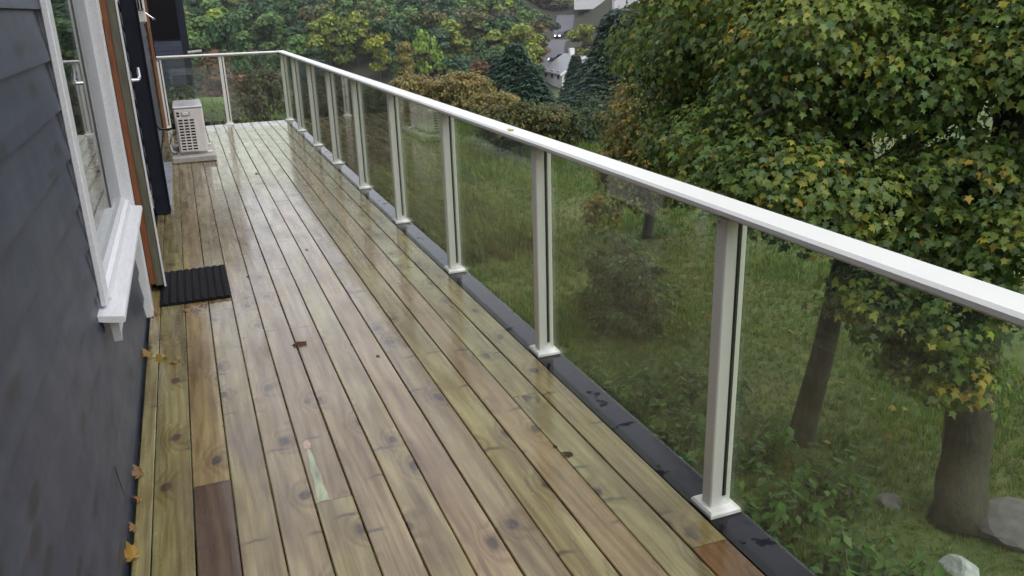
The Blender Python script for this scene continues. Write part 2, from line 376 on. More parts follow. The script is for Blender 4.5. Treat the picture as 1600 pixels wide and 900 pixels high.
# ------------------------------------------------------------------ terrain
def height(x, y):
    x = np.asarray(x, float); y = np.asarray(y, float)
    d = np.hypot(x-.29, y)+1e-6; az = np.degrees(np.arctan2(x-.29, y))
    def ss(a, b, v): t = np.clip((v-a)/(b-a), 0, 1); return t*t*(3-2*t)
    z = -2.50-.018*np.minimum(d, 38)
    z = z-5.6*ss(36, 92, d)
    z = z+1.15*(1-ss(1, 14, az))*ss(8, 16, d)*(1-ss(40, 90, d))
    st = 112+6*np.sin(az*.4)+75*ss(19, 23.5, az)*(1-ss(26, 31, az)); st = np.where(az < -30, 112, st)
    hill = .215*np.maximum(d-st, 0); hill = 25*np.tanh(hill/25)
    z = z+hill+.042*np.clip(d-108, 0, 90)*ss(18, 22, az)*(1-ss(27, 32, az))
    z = z+.10*np.sin(x*.9+1)*np.sin(y*.7)*ss(4, 9, d)*(d < 60)+.6*np.sin(x*.11)*np.cos(y*.13)*ss(70, 120, d)
    return z
def make_ground():
    rs = np.concatenate([[0], np.geomspace(1.2, 420, 90)]); az = np.radians(np.arange(0, 360, 2.0)); na = len(az)
    v = [(.29, 0, float(height(.29, .01)))]; f = []
    for r_ in rs[1:]:
        X = .29+r_*np.sin(az); Y = r_*np.cos(az); Z = height(X, Y); v += list(zip(X.tolist(), Y.tolist(), Z.tolist()))
    for j in range(na): f.append((0, 1+j, 1+(j+1) % na))
    for i in range(len(rs)-2):
        for j in range(na):
            a = 1+i*na+j; b = 1+i*na+(j+1) % na; f.append((a, a+na, b+na, b))
    me = bpy.data.meshes.new('ground'); me.from_pydata(v, [], f); me.polygons.foreach_set('use_smooth', [True]*len(f)); me.update()
    return tag(link('ground', me, None, None, MT['ground']), kind='structure')
make_ground()
def polar(az, d): return .29+d*math.sin(R(az)), d*math.cos(R(az))

# ------------------------------------------------------------------ deck: boards along y, pitch 125 mm
PITCH, YE, YB = .125, 12.86, -1.6
deck = tag(empty('deck', (0, 0, 0)), kind='structure')
BASEC = [(.30, .265, .165), (.27, .245, .155), (.245, .23, .135), (.30, .235, .165), (.33, .275, .175), (.27, .225, .175)]
COLS = {-1: (.27, .25, .14), 0: (.235, .225, .115), 1: (.27, .205, .105), 2: (.28, .235, .145), 3: (.27, .215, .155), 4: (.27, .205, .16), 5: (.27, .205, .155),
        6: (.31, .265, .175), 7: (.31, .228, .172), 8: (.28, .225, .165), 9: (.30, .265, .165), 10: (.31, .222, .158), 11: (.29, .265, .165), 12: (.30, .245, .135)}
JOINT = {-1: [1.4, 7.4], 0: [5.9], 1: [2.72, 7.3], 2: [9.5], 3: [.6, 6.4], 4: [2.445, 8.6], 5: [5.2, 10.1], 6: [8.0], 7: [1.3, 7.2], 8: [3.6, 9.6], 9: [6.1], 10: [4.6, 10.6], 11: [2.9, 8.9], 12: [1.75, 6.7]}
for k in range(-1, 13):
    x0, x1 = (k*PITCH+.002, (k+1)*PITCH-.002) if k >= 0 else (-.054, -.0025)
    ys = [YB]+JOINT[k]+[YE]
    for a, b in zip(ys[:-1], ys[1:]):
        jx = random.uniform(-.0008, .0008); z = random.uniform(-.0012, .0008)
        w = (x1-x0)/2; c = .003
        poly = [(-w, -.028), (w, -.028), (w, -c), (w-c, 0), (-w+c, 0), (-w, -c)]
        mb = MB(); L = b-a-.002; n = max(2, int(L/.8)); cup = random.uniform(-.001, .001)
        me = MB().prism(poly, 'y', 0, L)
        o = me.obj('plank', MT['deck'], deck, ((x0+x1)/2+jx, a+.001, z))
        cc = np.array(COLS[k])*(1+random.uniform(-.10, .10))
        if k == 1 and b < 3: cc = np.array((.125, .080, .050))
        elif k == 1 and a < 4: cc = np.array((.27, .19, .085))
        elif k == 12 and b < 2: cc = np.array((.22, .115, .042))
        elif k == 4 and b < 3: cc = np.array((.29, .25, .15))
        elif a > 5: cc = cc*np.array((.97, .98, 1.0))
        o.color = (*((.68*cc+.32*np.array((.288, .25, .155)))*np.array((1.12, 1.12, .88)) if cc[1] > .15 else cc), 1)
for i in range(12):
    y = -1.2+i*1.2
    box('joist', MT['joist'], (-.06, 1.62, y, y+.048, -.20, -.031), deck)
box('rim_board', MT['joist'], (1.632, 1.668, YB, YE+.02, -.26, -.016), deck)
box('end_board', MT['joist'], (-.06, 1.63, YE+.004, YE+.04, -.26, -.012), deck)
# black felt flashing along the outer edge, laid over the rim board
fel = MB()
ny = 120
for i in range(ny):
    a = YB+(YE+.03-YB)*i/ny; b = YB+(YE+.03-YB)*(i+1)/ny
    e0 = 1.752+.003*math.sin(i*1.7)+.002*math.sin(i*5.1); e1 = 1.752+.003*math.sin((i+1)*1.7)+.002*math.sin((i+1)*5.1)
    fel.add([(1.629, a, -.004), (1.629, b, -.004), (e1, b, -.005), (e0, a, -.005), (e0, a, -.06), (e1, b, -.06)], [(0, 3, 2, 1), (3, 4, 5, 2)])
fel.obj('edge_flashing', MT['felt'], deck)
for i in range(6): box('deck_post', MT['joist'], (1.50, 1.60, -1+i*2.7, -.9+i*2.7, -3.4, -.20), deck)
# stains on boards: a green brush mark with a pale pink end
gb = [o for o in deck.children if o.name.startswith('plank') and abs(o.location.x-.5625) < .01 and 2.4 < o.location.y < 2.6][0]
def flat(name, pts, mat, parent, z): return MB().add([(x, y, z) for x, y in pts]+[(x, y, z-.0004) for x, y in pts], [tuple(range(len(pts))), tuple(range(len(pts), 2*len(pts)))[::-1]]+[(i, i+len(pts), (i+1) % len(pts)+len(pts), (i+1) % len(pts)) for i in range(len(pts))]).obj(name, mat, parent)
flat('green_brush_mark', [(-.050, .004), (-.014, .004), (-.013, .05), (-.018, .11), (-.015, .17), (-.021, .24), (-.019, .30), (-.024, .36), (-.030, .378), (-.037, .36), (-.038, .29), (-.045, .22), (-.043, .15), (-.049, .08)], MT['mint'], gb, .0008)
flat('pink_brush_mark', [(-.042, .375), (-.020, .378), (-.016, .42), (-.022, .45), (-.036, .44), (-.044, .41)], MT['pinkm'], gb, .0008)

# ------------------------------------------------------------------ railing
PX0, PX1 = 1.654, 1.728; RY = [.553, 1.935, 3.316, 4.706, 6.055, 7.436, 8.825, 10.170, 11.575, 12.84]
RAILPOLY = [(1.626, .972), (1.626, .984), (1.634, .992), (1.722, .992), (1.730, .984), (1.730, .972), (1.718, .968), (1.718, .952), (1.664, .952), (1.664, .962), (1.636, .968)]
rail = empty('glass_railing', (1.69, 5.6, 0), 'long white aluminium railing with ten wet glass panes down the outer edge of the deck', 'railing')
def sub(o):          # keep world coordinates under an Empty that is not at the origin
    o.matrix_parent_inverse = o.parent.matrix_world.inverted() if False else Matrix.Translation(-o.parent.location); return o
sub(MB().prism(RAILPOLY, 'y', YB, 12.93).obj('handrail', MT['rail'], rail))
def post_mesh():
    mb = MB().box(-.037, .037, -.025, .025, .014, .954, b=.004); return mb.mesh('post')
pm = post_mesh(); pm.materials.append(MT['rail'])
plate = MB()
pv = [(-.056, -.058), (.056, -.058), (.056, .058), (-.056, .058)]
tp = [(x*.90, y*.90) for x, y in pv]
plate.add([(x, y, -.003) for x, y in pv]+[(x, y, .008) for x, y in pv]+[(x, y, .016) for x, y in tp],
          [(3, 2, 1, 0), (8, 9, 10, 11)]+[(i, (i+1) % 4, 4+(i+1) % 4, 4+i) for i in range(4)]+[(4+i, 4+(i+1) % 4, 8+(i+1) % 4, 8+i) for i in range(4)])
plm = plate.mesh('base_plate'); plm.materials.append(MT['rail'])
gk = MB().box(.0045, .0175, -.0265, .0265, .05, .949); gkm = gk.mesh('gasket'); gkm.materials.append(MT['gasket'])
scm = MB().tube([(-.0375, .008, .940), (-.0395, .008, .940)], .004, 8).mesh('screw'); scm.materials.append(MT['steel'])
def add_post(parent, x, y, rz=0):
    o = link('post', pm, parent, (x, y, 0)); o.rotation_euler = (0, 0, rz); sub(o)
    for nm, me in (('base_plate', plm), ('gasket', gkm), ('screw', scm)): link(nm, me, o)
    return o
for i, y in enumerate(RY): add_post(rail, (PX0+PX1)/2, y-.025)
GX = 1.702
ymid = [-.83]+RY
for a, b in zip(ymid[:-1], ymid[1:]):
    y0, y1 = a-.006, b-.044
    L = (y1-y0)/2
    g = MB().box(-.004, .004, -L, L, -.455, .455).obj('glass_pane', MT['glass'], rail, (GX, (y0+y1)/2, .503)); sub(g)
def drops(n, fx, rad):
    o8 = np.array([(1, 0, 0), (-1, 0, 0), (0, 1, 0), (0, -1, 0), (0, 0, 1), (0, 0, -1)], float); f8 = [(0, 2, 4), (2, 1, 4), (1, 3, 4), (3, 0, 4), (2, 0, 5), (1, 2, 5), (3, 1, 5), (0, 3, 5)]
    P = np.array([fx(i) for i in range(n)]); return scatter_mesh('water_drops', o8, f8, P, unit(n), unit(n), rad*rng.uniform(.5, 1.3, n), np.ones((n, 3)))
dm = drops(900, lambda i: (random.choice((GX-.005, GX+.005)), random.uniform(-.8, 9.5), .050+abs(random.gauss(0, .012))), .0028)
do = link('water_drops', dm, rail, None, MT['drop']); sub(do); do['kind'] = 'stuff'
dm = drops(1100, lambda i: (1.7295+random.uniform(-.004, .001), random.uniform(.2, 7), .9855+random.uniform(-.002, .006)), .0026)
do = link('water_drops', dm, rail, None, MT['drop']); sub(do); do['kind'] = 'stuff'
erail = empty('end_railing', (.8, 12.80, 0), 'short white railing with two glass panes closing the far end of the deck', 'railing')
ER = [(y-1.678+12.815, z) for y, z in RAILPOLY]
sub(MB().prism(ER, 'x', -.045, 1.622).obj('handrail', MT['rail'], erail))
for x in (.843, .016): add_post(erail, x, 12.815, 0)
for a, b in ((.053-.002, .806+.002), (.880-.002, 1.655)):
    g = MB().box(-(b-a)/2, (b-a)/2, -.004, .004, -.445, .445).obj('glass_pane', MT['glass'], erail, ((a+b)/2, 12.822, .511)); sub(g)

# ------------------------------------------------------------------ house wall
WX = -.060
house = empty('house', (-3, 5, 0), 'slate blue clapboard house wall with white window and door along the left of the deck', 'house')
def hp(name, mb, mat, smooth=False, parent=None):
    o = mb.obj(name, mat, parent or house, None, smooth)
    if (parent or house) is house: sub(o)
    return o
hp('wall', MB().box(-.20, WX-.030, -6, 12.74, -2.9, 0).box(-.20, WX-.030, -6, 2.9, 0, 2.85).box(-.20, WX-.062, 4.60, 4.70, 0, 2.85).box(-.20, WX-.030, 5.98, 12.74, 0, 2.85)
   .box(-.20, WX-.030, 2.9, 4.6, 0, .58).box(-.20, WX-.030, 2.9, 4.6, 2.16, 2.85).box(-.20, WX-.030, 4.70, 5.98, 2.16, 2.85).box(-.20, WX-.030, 4.70, 5.98, 0, .02)
   .box(-7, -.21, -6, -5.8, -2.9, 2.85).box(-7, -.21, 12.54, 12.74, -2.9, 2.85).box(-7.2, -7, -6, 12.74, -2.9, 2.85), MT['wall'])
hp('roof', MB().prism([(-7.5, 2.86), (.12, 2.86), (.12, 3.0), (-3.6, 4.3), (-7.5, 3.0)], 'y', -6.4, 13.1), MT['hroof'])
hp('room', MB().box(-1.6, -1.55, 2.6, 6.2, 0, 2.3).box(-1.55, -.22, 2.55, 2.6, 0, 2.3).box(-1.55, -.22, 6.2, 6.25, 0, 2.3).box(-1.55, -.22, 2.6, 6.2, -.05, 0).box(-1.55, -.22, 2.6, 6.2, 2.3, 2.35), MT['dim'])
CZ = .1455; z0 = 1.420-CZ*10                       # lap heights measured from the photograph
openings = [(2.905, 4.60, .575, 2.17), (4.595, 6.02, -1, 2.2), (7.14, 7.27, -1, 2.7)]
i = 0
for c in range(0, 21):
    za = z0+c*CZ; zb = za+CZ
    if za < -.06: za = -.05
    spans = [(-6.0, 12.735)]
    for (a, b, oz0, oz1) in openings:
        if zb > oz0+.002 and za < oz1:
            spans = [s_ for (p, q) in spans for s_ in ((p, min(q, a)), (max(p, b), q)) if s_[1]-s_[0] > .02]
    for (p, q) in spans:
        cuts = [p]+[y for y in sorted([((c*37) % 23)/23*7-9+7.3*m for m in range(4)]) if p+.5 < y < q-.5]+[q]
        for a, b in zip(cuts[:-1], cuts[1:]):
            t = .003*math.sin(i*2.3); i += 1
            zt = min(zb+.012, 2.85)
            w0 = WX-.005+t*.3
            mb = MB().prism([(0, .0015), (-.020, .0015), (-.020, zt-za-.006), (-.015, zt-za-.004)], 'y', 0, b-a-.0015)
            o = mb.obj('cladding_board', MT['wall'], house, (w0, a+.0007, za)); sub(o)
# window: casing, frame, pane, sill
win = hp('window', MB().box(-.118, -.066, 2.925, 4.598, .625, .665).box(-.118, -.064, 2.925, 2.965, .665, 2.12).box(-.118, -.083, 4.585, 4.598, .665, 2.12).box(-.118, -.066, 2.925, 4.598, 2.12, 2.16), MT['white'])
def wpart(name, mb, mat, par=None):
    return mb.obj(name, mat, par or win)
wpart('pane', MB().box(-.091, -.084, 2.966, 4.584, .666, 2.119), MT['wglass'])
wpart('casing', MB().box(-.066, -.046, 2.90, 3.0, .632, 2.20, b=.003), MT['white'])
wpart('casing', MB().box(-.066, -.044, 3.002, 4.598, 2.163, 2.26, b=.003), MT['white'])
wpart('sill', MB().prism([(-.10, .612), (-.10, .627), (-.058, .622), (.003, .612), (.006, .606), (.006, .594), (-.002, .590), (-.058, .600)], 'y', 2.83, 4.598), MT['white'])
wpart('lower_frame', MB().prism([(-.066, .624), (-.066, .655), (-.050, .648), (-.043, .622)], 'y', 3.003, 4.597), MT['white'])
wpart('apron', MB().prism([(2.875, .588), (4.598, .588), (4.598, .53), (2.925, .53), (2.90, .505)], 'x', -.046, -.020), MT['white'])
# balcony door: leaf slightly proud of the wall, its near edge shows stained wood, weather strip and white face
DPIV = Vector((-.095, 5.95, 0)); DROT = R(3.44)
door = hp('door', MB().box(-.012, .019, -.90, 0, .05, 2.12), MT['orange'])
door.matrix_parent_inverse = Matrix.Translation(-Vector(house.location)); door.location = DPIV; door.rotation_euler = (0, 0, DROT)
wpart('weather_strip', MB().box(.0195, .062, -.904, 0, .04, 2.12), MT['olive'], door)
wpart('outer_face', MB().box(.0625, .073, -.910, -.81, .03, 2.13).box(.0625, .073, -.09, 0, .03, 2.13).box(.0625, .073, -.81, -.09, .03, .55).box(.0625, .073, -.81, -.09, 2.03, 2.13), MT['white'], door)
wpart('door_glass', MB().box(.064, .070, -.809, -.091, .551, 2.029), MT['hglass'], door)
wpart('door_handle', MB().tube([(.073, -.865, 1.205), (.112, -.865, 1.205), (.118, -.85, 1.215), (.120, -.78, 1.262)], [.011, .010, .010, .008], 10), MT['steel'], door)
wpart('handle_plate', MB().box(.0735, .078, -.882, -.848, 1.10, 1.30, b=.002), MT['steel'], door)
for zz in (1.62, .32): wpart('hinge', MB().tube([(.080, -.05, zz), (.080, -.05, zz+.12)], .009, 8), MT['steel'], door)
wpart('batten', MB().box(-.072, -.050, 4.96, 5.0, 1.525, 2.10), MT['cream'], win)
wpart('latch', MB().box(-.072, -.052, 4.955, 4.995, 1.485, 1.522, b=.003).tube([(-.062, 4.956, 1.50), (-.062, 4.94, 1.50)], .006, 8), MT['steel'], win)
hp('door_casing', MB().box(-.118, -.032, 4.60, 4.70, .0, 2.19, b=.003), MT['white'])
hp('door_casing', MB().box(-.070, -.044, 5.965, 6.03, -.0, 2.19, b=.003), MT['white'])
hp('door_casing', MB().box(-.070, -.044, 4.702, 5.963, 2.14, 2.195, b=.003), MT['white'])
hp('threshold', MB().box(-.10, -.052, 4.72, 5.96, .0, .045), MT['copper'])
hp('wind_screen_board', MB().box(-.062, .050, 7.15, 7.26, .004, 2.7, b=.004).box(.048, .056, 7.13, 7.152, .03, 2.7), MT['navy'])
hp('plinth_board', MB().box(-.048, .062, 7.30, 9.55, .001, .05, b=.004), MT['plinth'])
hp('corner_board', MB().box(-.046, -.006, 12.70, 12.745, -.05, 2.85), MT['copper'])
hp('corner_board', MB().box(-.200, -.047, 12.742, 12.77, -.6, 2.85), MT['copper'])
vb = hp('vent_box', MB().box(-.075, .030, 9.99, 10.16, 1.465, 2.0, b=.01), MT['pump'])
for zz in range(3):
    wpart('louver_slot', MB().box(-.060+zz*.028, -.045+zz*.028, 9.984, 9.992, 1.60, 1.95), MT['hole'], vb)
hp('bracket_arm', MB().tube([(.028, 10.03, 1.56), (.105, 10.02, 1.495)], .007, 8).tube([(.098, 10.02, 1.485), (.112, 10.02, 1.505)], .015, 8), MT['steel'])
hp('cable', MB().tube([(-.05, 9.96, 1.63), (-.03, 9.97, 1.585), (.0, 9.97, 1.59), (.02, 9.98, 1.60)], .006, 6), MT['gasket'])
hp('cable', MB().tube([(.0, 12.62, 1.4), (.0, 12.62, 1.0), (.01, 12.62, .93)], .005, 6), MT['hole'])

# ------------------------------------------------------------------ heat pump on its slab, door mat
slab = box('concrete_slab', MT['cement'], (.068, .525, 9.65, 10.72, .002, .066), b=.008)
tag(slab, 'pale concrete slab lying on the deck under the heat pump', 'slab')
hpmp = empty('heat_pump', (.3, 10.17, .066), 'off white outdoor heat pump unit with grille, standing near the far left corner', 'heat pump')
def pp(name, mb, mat, smooth=False): return sub3(mb.obj(name, mat, hpmp, None, smooth))
def sub3(o): o.matrix_parent_inverse = Matrix.Translation(-Vector(o.parent.location)); return o
pp('body', MB().box(.150, .446, 9.80, 10.55, .085, .565, b=.012), MT['pump'])
pp('lid', MB().box(.146, .450, 9.795, 10.555, .566, .590, b=.008), MT['pumptop'])
pp('grille_recess', MB().box(.178, .354, 9.796, 9.803, .115, .462), MT['hole'])
gr = MB()
for k in range(12): gr.box(.174, .358, 9.786, 9.796, .108+k*.0312, .121+k*.0312)
for k in range(4): gr.box(.172+k*.0578, .186+k*.0578, 9.784, 9.797, .104, .464)
pp('grille', gr, MT['pump'])
pp('vent_slot', MB().box(.178, .205, 9.797, 9.803, .512, .530).box(.178, .205, 9.797, 9.803, .482, .500), MT['hole'])
pp('carry_handle', MB().box(.232, .300, 9.785, 9.803, .492, .527, b=.006), MT['pump'])
pp('carry_recess', MB().box(.226, .318, 9.797, 9.803, .484, .531), MT['cement'])
pp('foot', MB().box(.13, .50, 9.83, 9.90, .066, .086, b=.004), MT['pump']); pp('foot', MB().box(.13, .50, 10.40, 10.47, .066, .086, b=.004), MT['pump'])
pp('side_panel', MB().box(.446, .452, 9.84, 10.51, .12, .54, b=.002), MT['pump'])
pp('hose', MB().tube([(.15, 10.0, .30), (.09, 9.98, .27), (.06, 9.95, .15), (.08, 9.93, .09), (.14, 9.92, .08)], .018, 8), MT['pump'], True)
pp('hose', MB().tube([(.15, 10.1, .34), (.07, 10.1, .32), (-.02, 10.12, .33), (-.05, 10.12, .40)], .014, 8), MT['gasket'], True)
mat_ = empty('door_mat', (.17, 5.07, 0), 'black ribbed rubber mat on the boards in front of the door', 'mat')
mm = MB(); prof = []
NX = 72
for k in range(NX+1):
    u = k/NX; prof.append((-.003+.378*u, .013+.007*abs(math.sin(u*math.pi*9))))
poly = [(-.003, .002)]+prof+[(.375, .002)]
mm.prism(poly[::-1], 'y', 4.75, 5.395)
sub3(mm.obj('base', MT['rubber'], mat_))
st = MB()
for a in range(18):
    for b in range(26):
        x = .012+a*.0207; y = 4.765+b*.0244; h = .013+.007*abs(math.sin((x+.003)/.378*math.pi*9))
        st.add([(x-.004, y-.004, h-.002), (x+.004, y-.004, h-.002), (x+.004, y+.004, h-.002), (x-.004, y+.004, h-.002), (x, y, h+.004)], [(0, 1, 4), (1, 2, 4), (2, 3, 4), (3, 0, 4)])
so = st.obj('studs', MT['rubber'], mat_); sub3(so); so['kind'] = 'stuff'

# ------------------------------------------------------------------ fallen leaves
def fallen(x, y, z, size, col, label, rz=0, tilt=0, up_=None, parent=None):
    tv = MAPLE.copy(); size = size*.74; tv[:, 2] += .12*np.sin(tv[:, 0]*7+rz)+.10*tv[:, 1]**2
    me = scatter_mesh('fallen_leaf', tv, MAPLE_F, np.array([[0, 0, 0.]]), np.array([[0, 0, 1.]]), np.array([[0, 1., 0]]), [size], np.array([col]))
    size_ = size
    o = link('fallen_leaf', me, None, (x, y, z+.09*size+.001), MT['leaf']); o.rotation_euler = (tilt, 0, rz)
    return tag(o, label, 'leaf')
RUST, YEL, BRN, PNK = (.13, .045, .025), (.42, .30, .06), (.07, .04, .025), (.36, .22, .17)
fallen(.668, 3.86, 0, .085, RUST, 'curled rust red leaf lying alone mid deck below the mat', 1.4)
fallen(.625, 3.875, 0, .05, RUST, 'small rust red scrap touching the curled leaf mid deck', 2.6)
fallen(.02, 3.95, 0, .10, YEL, 'yellow maple leaf on the edge board nearest the wall', .5)
fallen(.085, 3.90, 0, .075, (.30, .20, .05), 'olive yellow leaf beside the yellow one near the wall', 2.2)
fallen(-.035, 4.02, .005, .08, (.35, .21, .05), 'orange yellow leaf wedged against the wall below the window sill', 1.1, .5)
fallen(-.03, 4.60, .005, .06, (.28, .10, .06), 'reddish leaf stuck at the foot of the white door trim', .2, .4)
fallen(.16, 4.63, 0, .09, PNK, 'pinkish wet leaf flattened just below the mat', 1.8)
fallen(.225, 4.66, 0, .07, PNK, 'pale pink leaf next to the flattened one below the mat', .3)
fallen(1.405, 2.385, 0, .06, BRN, 'dark brown twig-like leaf on the right boards by the nearest full post', 1.3)
fallen(1.375, 2.45, 0, .03, BRN, 'tiny brown leaf scrap on the right boards near the post', .3)
fallen(-.045, 2.86, .005, .07, (.25, .15, .05), 'brown leaf standing in the gap below the wall', .8, .9)
fallen(-.042, 2.70, .005, .055, (.36, .19, .06), 'light brown leaf in the wall gap beside a tan leaf', 2.0, .7)
fallen(-.048, 2.36, .005, .08, (.44, .27, .05), 'golden leaf at the very bottom left edge of the boards', .4, .8)
fallen(-.046, 2.52, .005, .05, (.30, .16, .07), 'thin tan leaf stalk against the wall near the bottom corner', 1.2, .8)
fallen(.055, 3.22, 0, .035, (.45, .36, .24), 'small pale leaf on the leftmost full board', .6)
fallen(.96, 3.55, 0, .03, BRN, 'tiny dark leaf mid deck right of the rust red one', .2)
fallen(.50, 5.1, 0, .03, BRN, 'tiny dark leaf on the boards just right of the mat', .9)
fallen(.86, 8.6, 0, .05, BRN, 'small dark leaf far along the deck before the heat pump', .9)
fallen(.92, 5.55, 0, .035, (.30, .22, .1), 'small dull yellow leaf in the middle of the deck beyond the mat', .9)
fallen(1.665, 3.55, .992, .05, (.50, .42, .18), 'pale yellow leaf stuck on top of the handrail', 1.0)

# ------------------------------------------------------------------ garden stones
def rock(name, x, y, sx, sy, sz, seed, mat, label, zoff=0):
    import bmesh
    bm = bmesh.new(); bmesh.ops.create_icosphere(bm, subdivisions=3, radius=1); r2 = np.random.default_rng(seed)
    ks = r2.normal(size=(9, 3)); ks /= np.linalg.norm(ks, axis=1, keepdims=True); cut = r2.uniform(.62, .9, 9)
    for v in bm.verts:
        p = np.array(v.co)
        for kk, c in zip(ks, cut):
            d = p@kk
            if d > c: p = p-kk*(d-c)*.9
        from mathutils import noise as mn
        p = p*(1+.10*mn.noise(Vector(p*2.3)+Vector((seed, 0, 0)))+.05*mn.noise(Vector(p*6)))
        v.co = (p[0]*sx, p[1]*sy, p[2]*sz)
    me = bpy.data.meshes.new(name); bm.to_mesh(me); bm.free()
    o = link(name, me, None, (x, y, float(height(x, y))+zoff), mat); o.rotation_euler = (.1, .08, seed); return tag(o, label, 'stone')
rock('boulder', 6.05, 3.92, .42, .34, .19, 3, MT['stone'], 'flat grey boulder on the grass beside the thick maple trunk')
rock('stone', 5.25, 3.70, .15, .12, .10, 5, MT['palestone'], 'small pale blue grey stone on dark soil before the thick trunk')
rock('stone', 5.45, 4.60, .13, .12, .09, 8, MT['stone'], 'small dark grey stone in the weeds left of the thick trunk')

# ------------------------------------------------------------------ trees
def limb(mb, pts, r0_, r1_, n=7, flare=0):
    pts = [Vector(p) for p in pts]; k = len(pts); fine = []
    for i in range(k-1):
        for t in (0, .5): fine.append(pts[i].lerp(pts[i+1], t)+Vector(rng.normal(size=3)*.012*(i > 0 or t > 0)))
    fine.append(pts[-1]); m = len(fine); mb.tube(fine, [(r0_+(r1_-r0_)*(i/(m-1)))*(1+flare*(i == 0)) for i in range(m)], n)
def leaves_in(clumps, dens, size, cols, w, droop=.9, flat=.6):
    """clumps: (x,y,z,rx,rz). returns arrays for scatter_mesh: leaves shingled on drooping sprays"""
    P, N, T, Z, C = [], [], [], [], []
    for (x, y, z, rr, rz_) in clumps:
        n = int(dens*rr*rr); u = unit(n); u[:, 2] = np.where(u[:, 2] < -.3, u[:, 2]*.4, u[:, 2]); rad = rng.uniform(.25, 1, n)**.45
        # group leaves into sprays
        ns = max(6, n//14); su = unit(ns); sr = rng.uniform(.3, 1, ns)**.5; sid = rng.integers(0, ns, n)
        base = su[sid]*sr[sid][:, None]
        p = .80*base+.20*u*rad[:, None]+rng.normal(size=(n, 3))*.09
        out = p/np.maximum(np.linalg.norm(p, axis=1, keepdims=True), .15)
        pos = np.array([x, y, z])+p*np.array([rr, rr, rz_])
        nn = out*.75+UP*.55+rng.normal(size=(n, 3))*.33
        tt = out*np.array([.7, .7, 0])-UP*droop+rng.normal(size=(n, 3))*.35
        w_ = np.array(w, float)*rng.uniform(.5, 1.6, len(w)); cs = pick(cols, w_, ns, .14)[sid]; ind = pick(cols, w_, n, .2); f = (rng.random(n) < .45)[:, None]
        P.append(pos); N.append(nn); T.append(tt); Z.append(size*rng.uniform(.65, 1.25, n)); C.append(np.where(f, ind, cs))
    return [np.concatenate(a) for a in (P, N, T, Z, C)]
GREENS = [(.125, .200, .046), (.17, .255, .052), (.235, .295, .056), (.33, .33, .058), (.52, .42, .07), (.48, .31, .06), (.110, .185, .070)]
GW = [6, 6, 4, 1.9, .45, .12, 4]
def maple(name, trunkpts, r0_, limbs, clumps, dens, size, label, cols=GREENS, w=GW, nleaf=0, mat='bark', tmpl=(MAPLE, MAPLE_F), **kw):
    t = empty(name, trunkpts[0], label, 'tree')
    mb = MB(); limb(mb, [trunkpts[0], Vector(trunkpts[0]).lerp(Vector(trunkpts[1]), .35)]+trunkpts[1:], r0_, r0_*.55, 12, .22)
    for pts, a, b in limbs: limb(mb, pts, a, b)
    sub3(mb.obj('trunk', MT[mat], t, None, True))
    P, N, T, Z, C = leaves_in(clumps, dens, size, cols, w, **kw)
    ok = (P[:, 2] > -2.2) & ~((P[:, 0] < 2.15) & (P[:, 1] < 13.4))
    if mat == 'bark':                     # leaves hang clear of the bare inner limbs
        for pts_, a_, b_ in limbs[:3]:
            for p0, p1 in zip(pts_[:-1], pts_[1:]):
                p0 = np.array(p0); dv = np.array(p1)-p0; tt_ = np.clip(((P-p0)@dv)/(dv@dv), 0, 1)[:, None]; q_ = P-(p0+tt_*dv)
                ok &= np.linalg.norm(q_, axis=1) > .36*rng.uniform(.6, 1.2, len(P))
    P, N, T, Z, C = P[ok], N[ok], T[ok], Z[ok], C[ok]
    idx = np.zeros(len(P), bool)
    if nleaf:
        # the leaves that show largest: nearest the balcony and inside the view
        v = P-np.array(CAM); dp = v@np.array(fw); sx = (v@np.array(rt))/dp; sy = (v@np.array(up))/dp
        inv = (dp > 0) & (np.abs(sx) < .62) & (np.abs(sy) < .35); o = np.argsort(np.where(inv, np.linalg.norm(v, axis=1), 1e9))[:nleaf]; idx[o] = True
        lm = {}
        for j in o:
            key = int(np.argmin(np.linalg.norm(np.array(cols)-C[j], axis=1)))
            if key not in lm:
                lm[key] = scatter_mesh('leaf', *tmpl, np.zeros((1, 3)), np.array([[0, 0, 1.]]), np.array([[0, 1., 0]]), [1.0], np.array([cols[key]])); lm[key].materials.append(MT['leaf'])
            n_ = Vector(N[j]).normalized(); d_ = Vector(T[j]); d_ = (d_-n_*d_.dot(n_)).normalized(); b_ = d_.cross(n_)
            lo = link('leaf', lm[key], t); mw = Matrix((b_, d_, n_)).transposed().to_4x4()
            mw = Matrix.Translation(Vector(P[j])-Vector(trunkpts[0])) @ mw @ Matrix.Scale(float(Z[j]), 4); lo.matrix_basis = mw
    k = ~idx
    o = link('foliage', scatter_mesh('foliage', *((MAPLE10, MAPLE10_F) if tmpl[0] is MAPLE else tmpl), P[k], N[k], T[k], Z[k], C[k]), t, None, MT['leaf']); sub3(o); o['kind'] = 'stuff'
    return t
def at(az, d, z):
    x, y = polar(az, d); return (x, y, z)
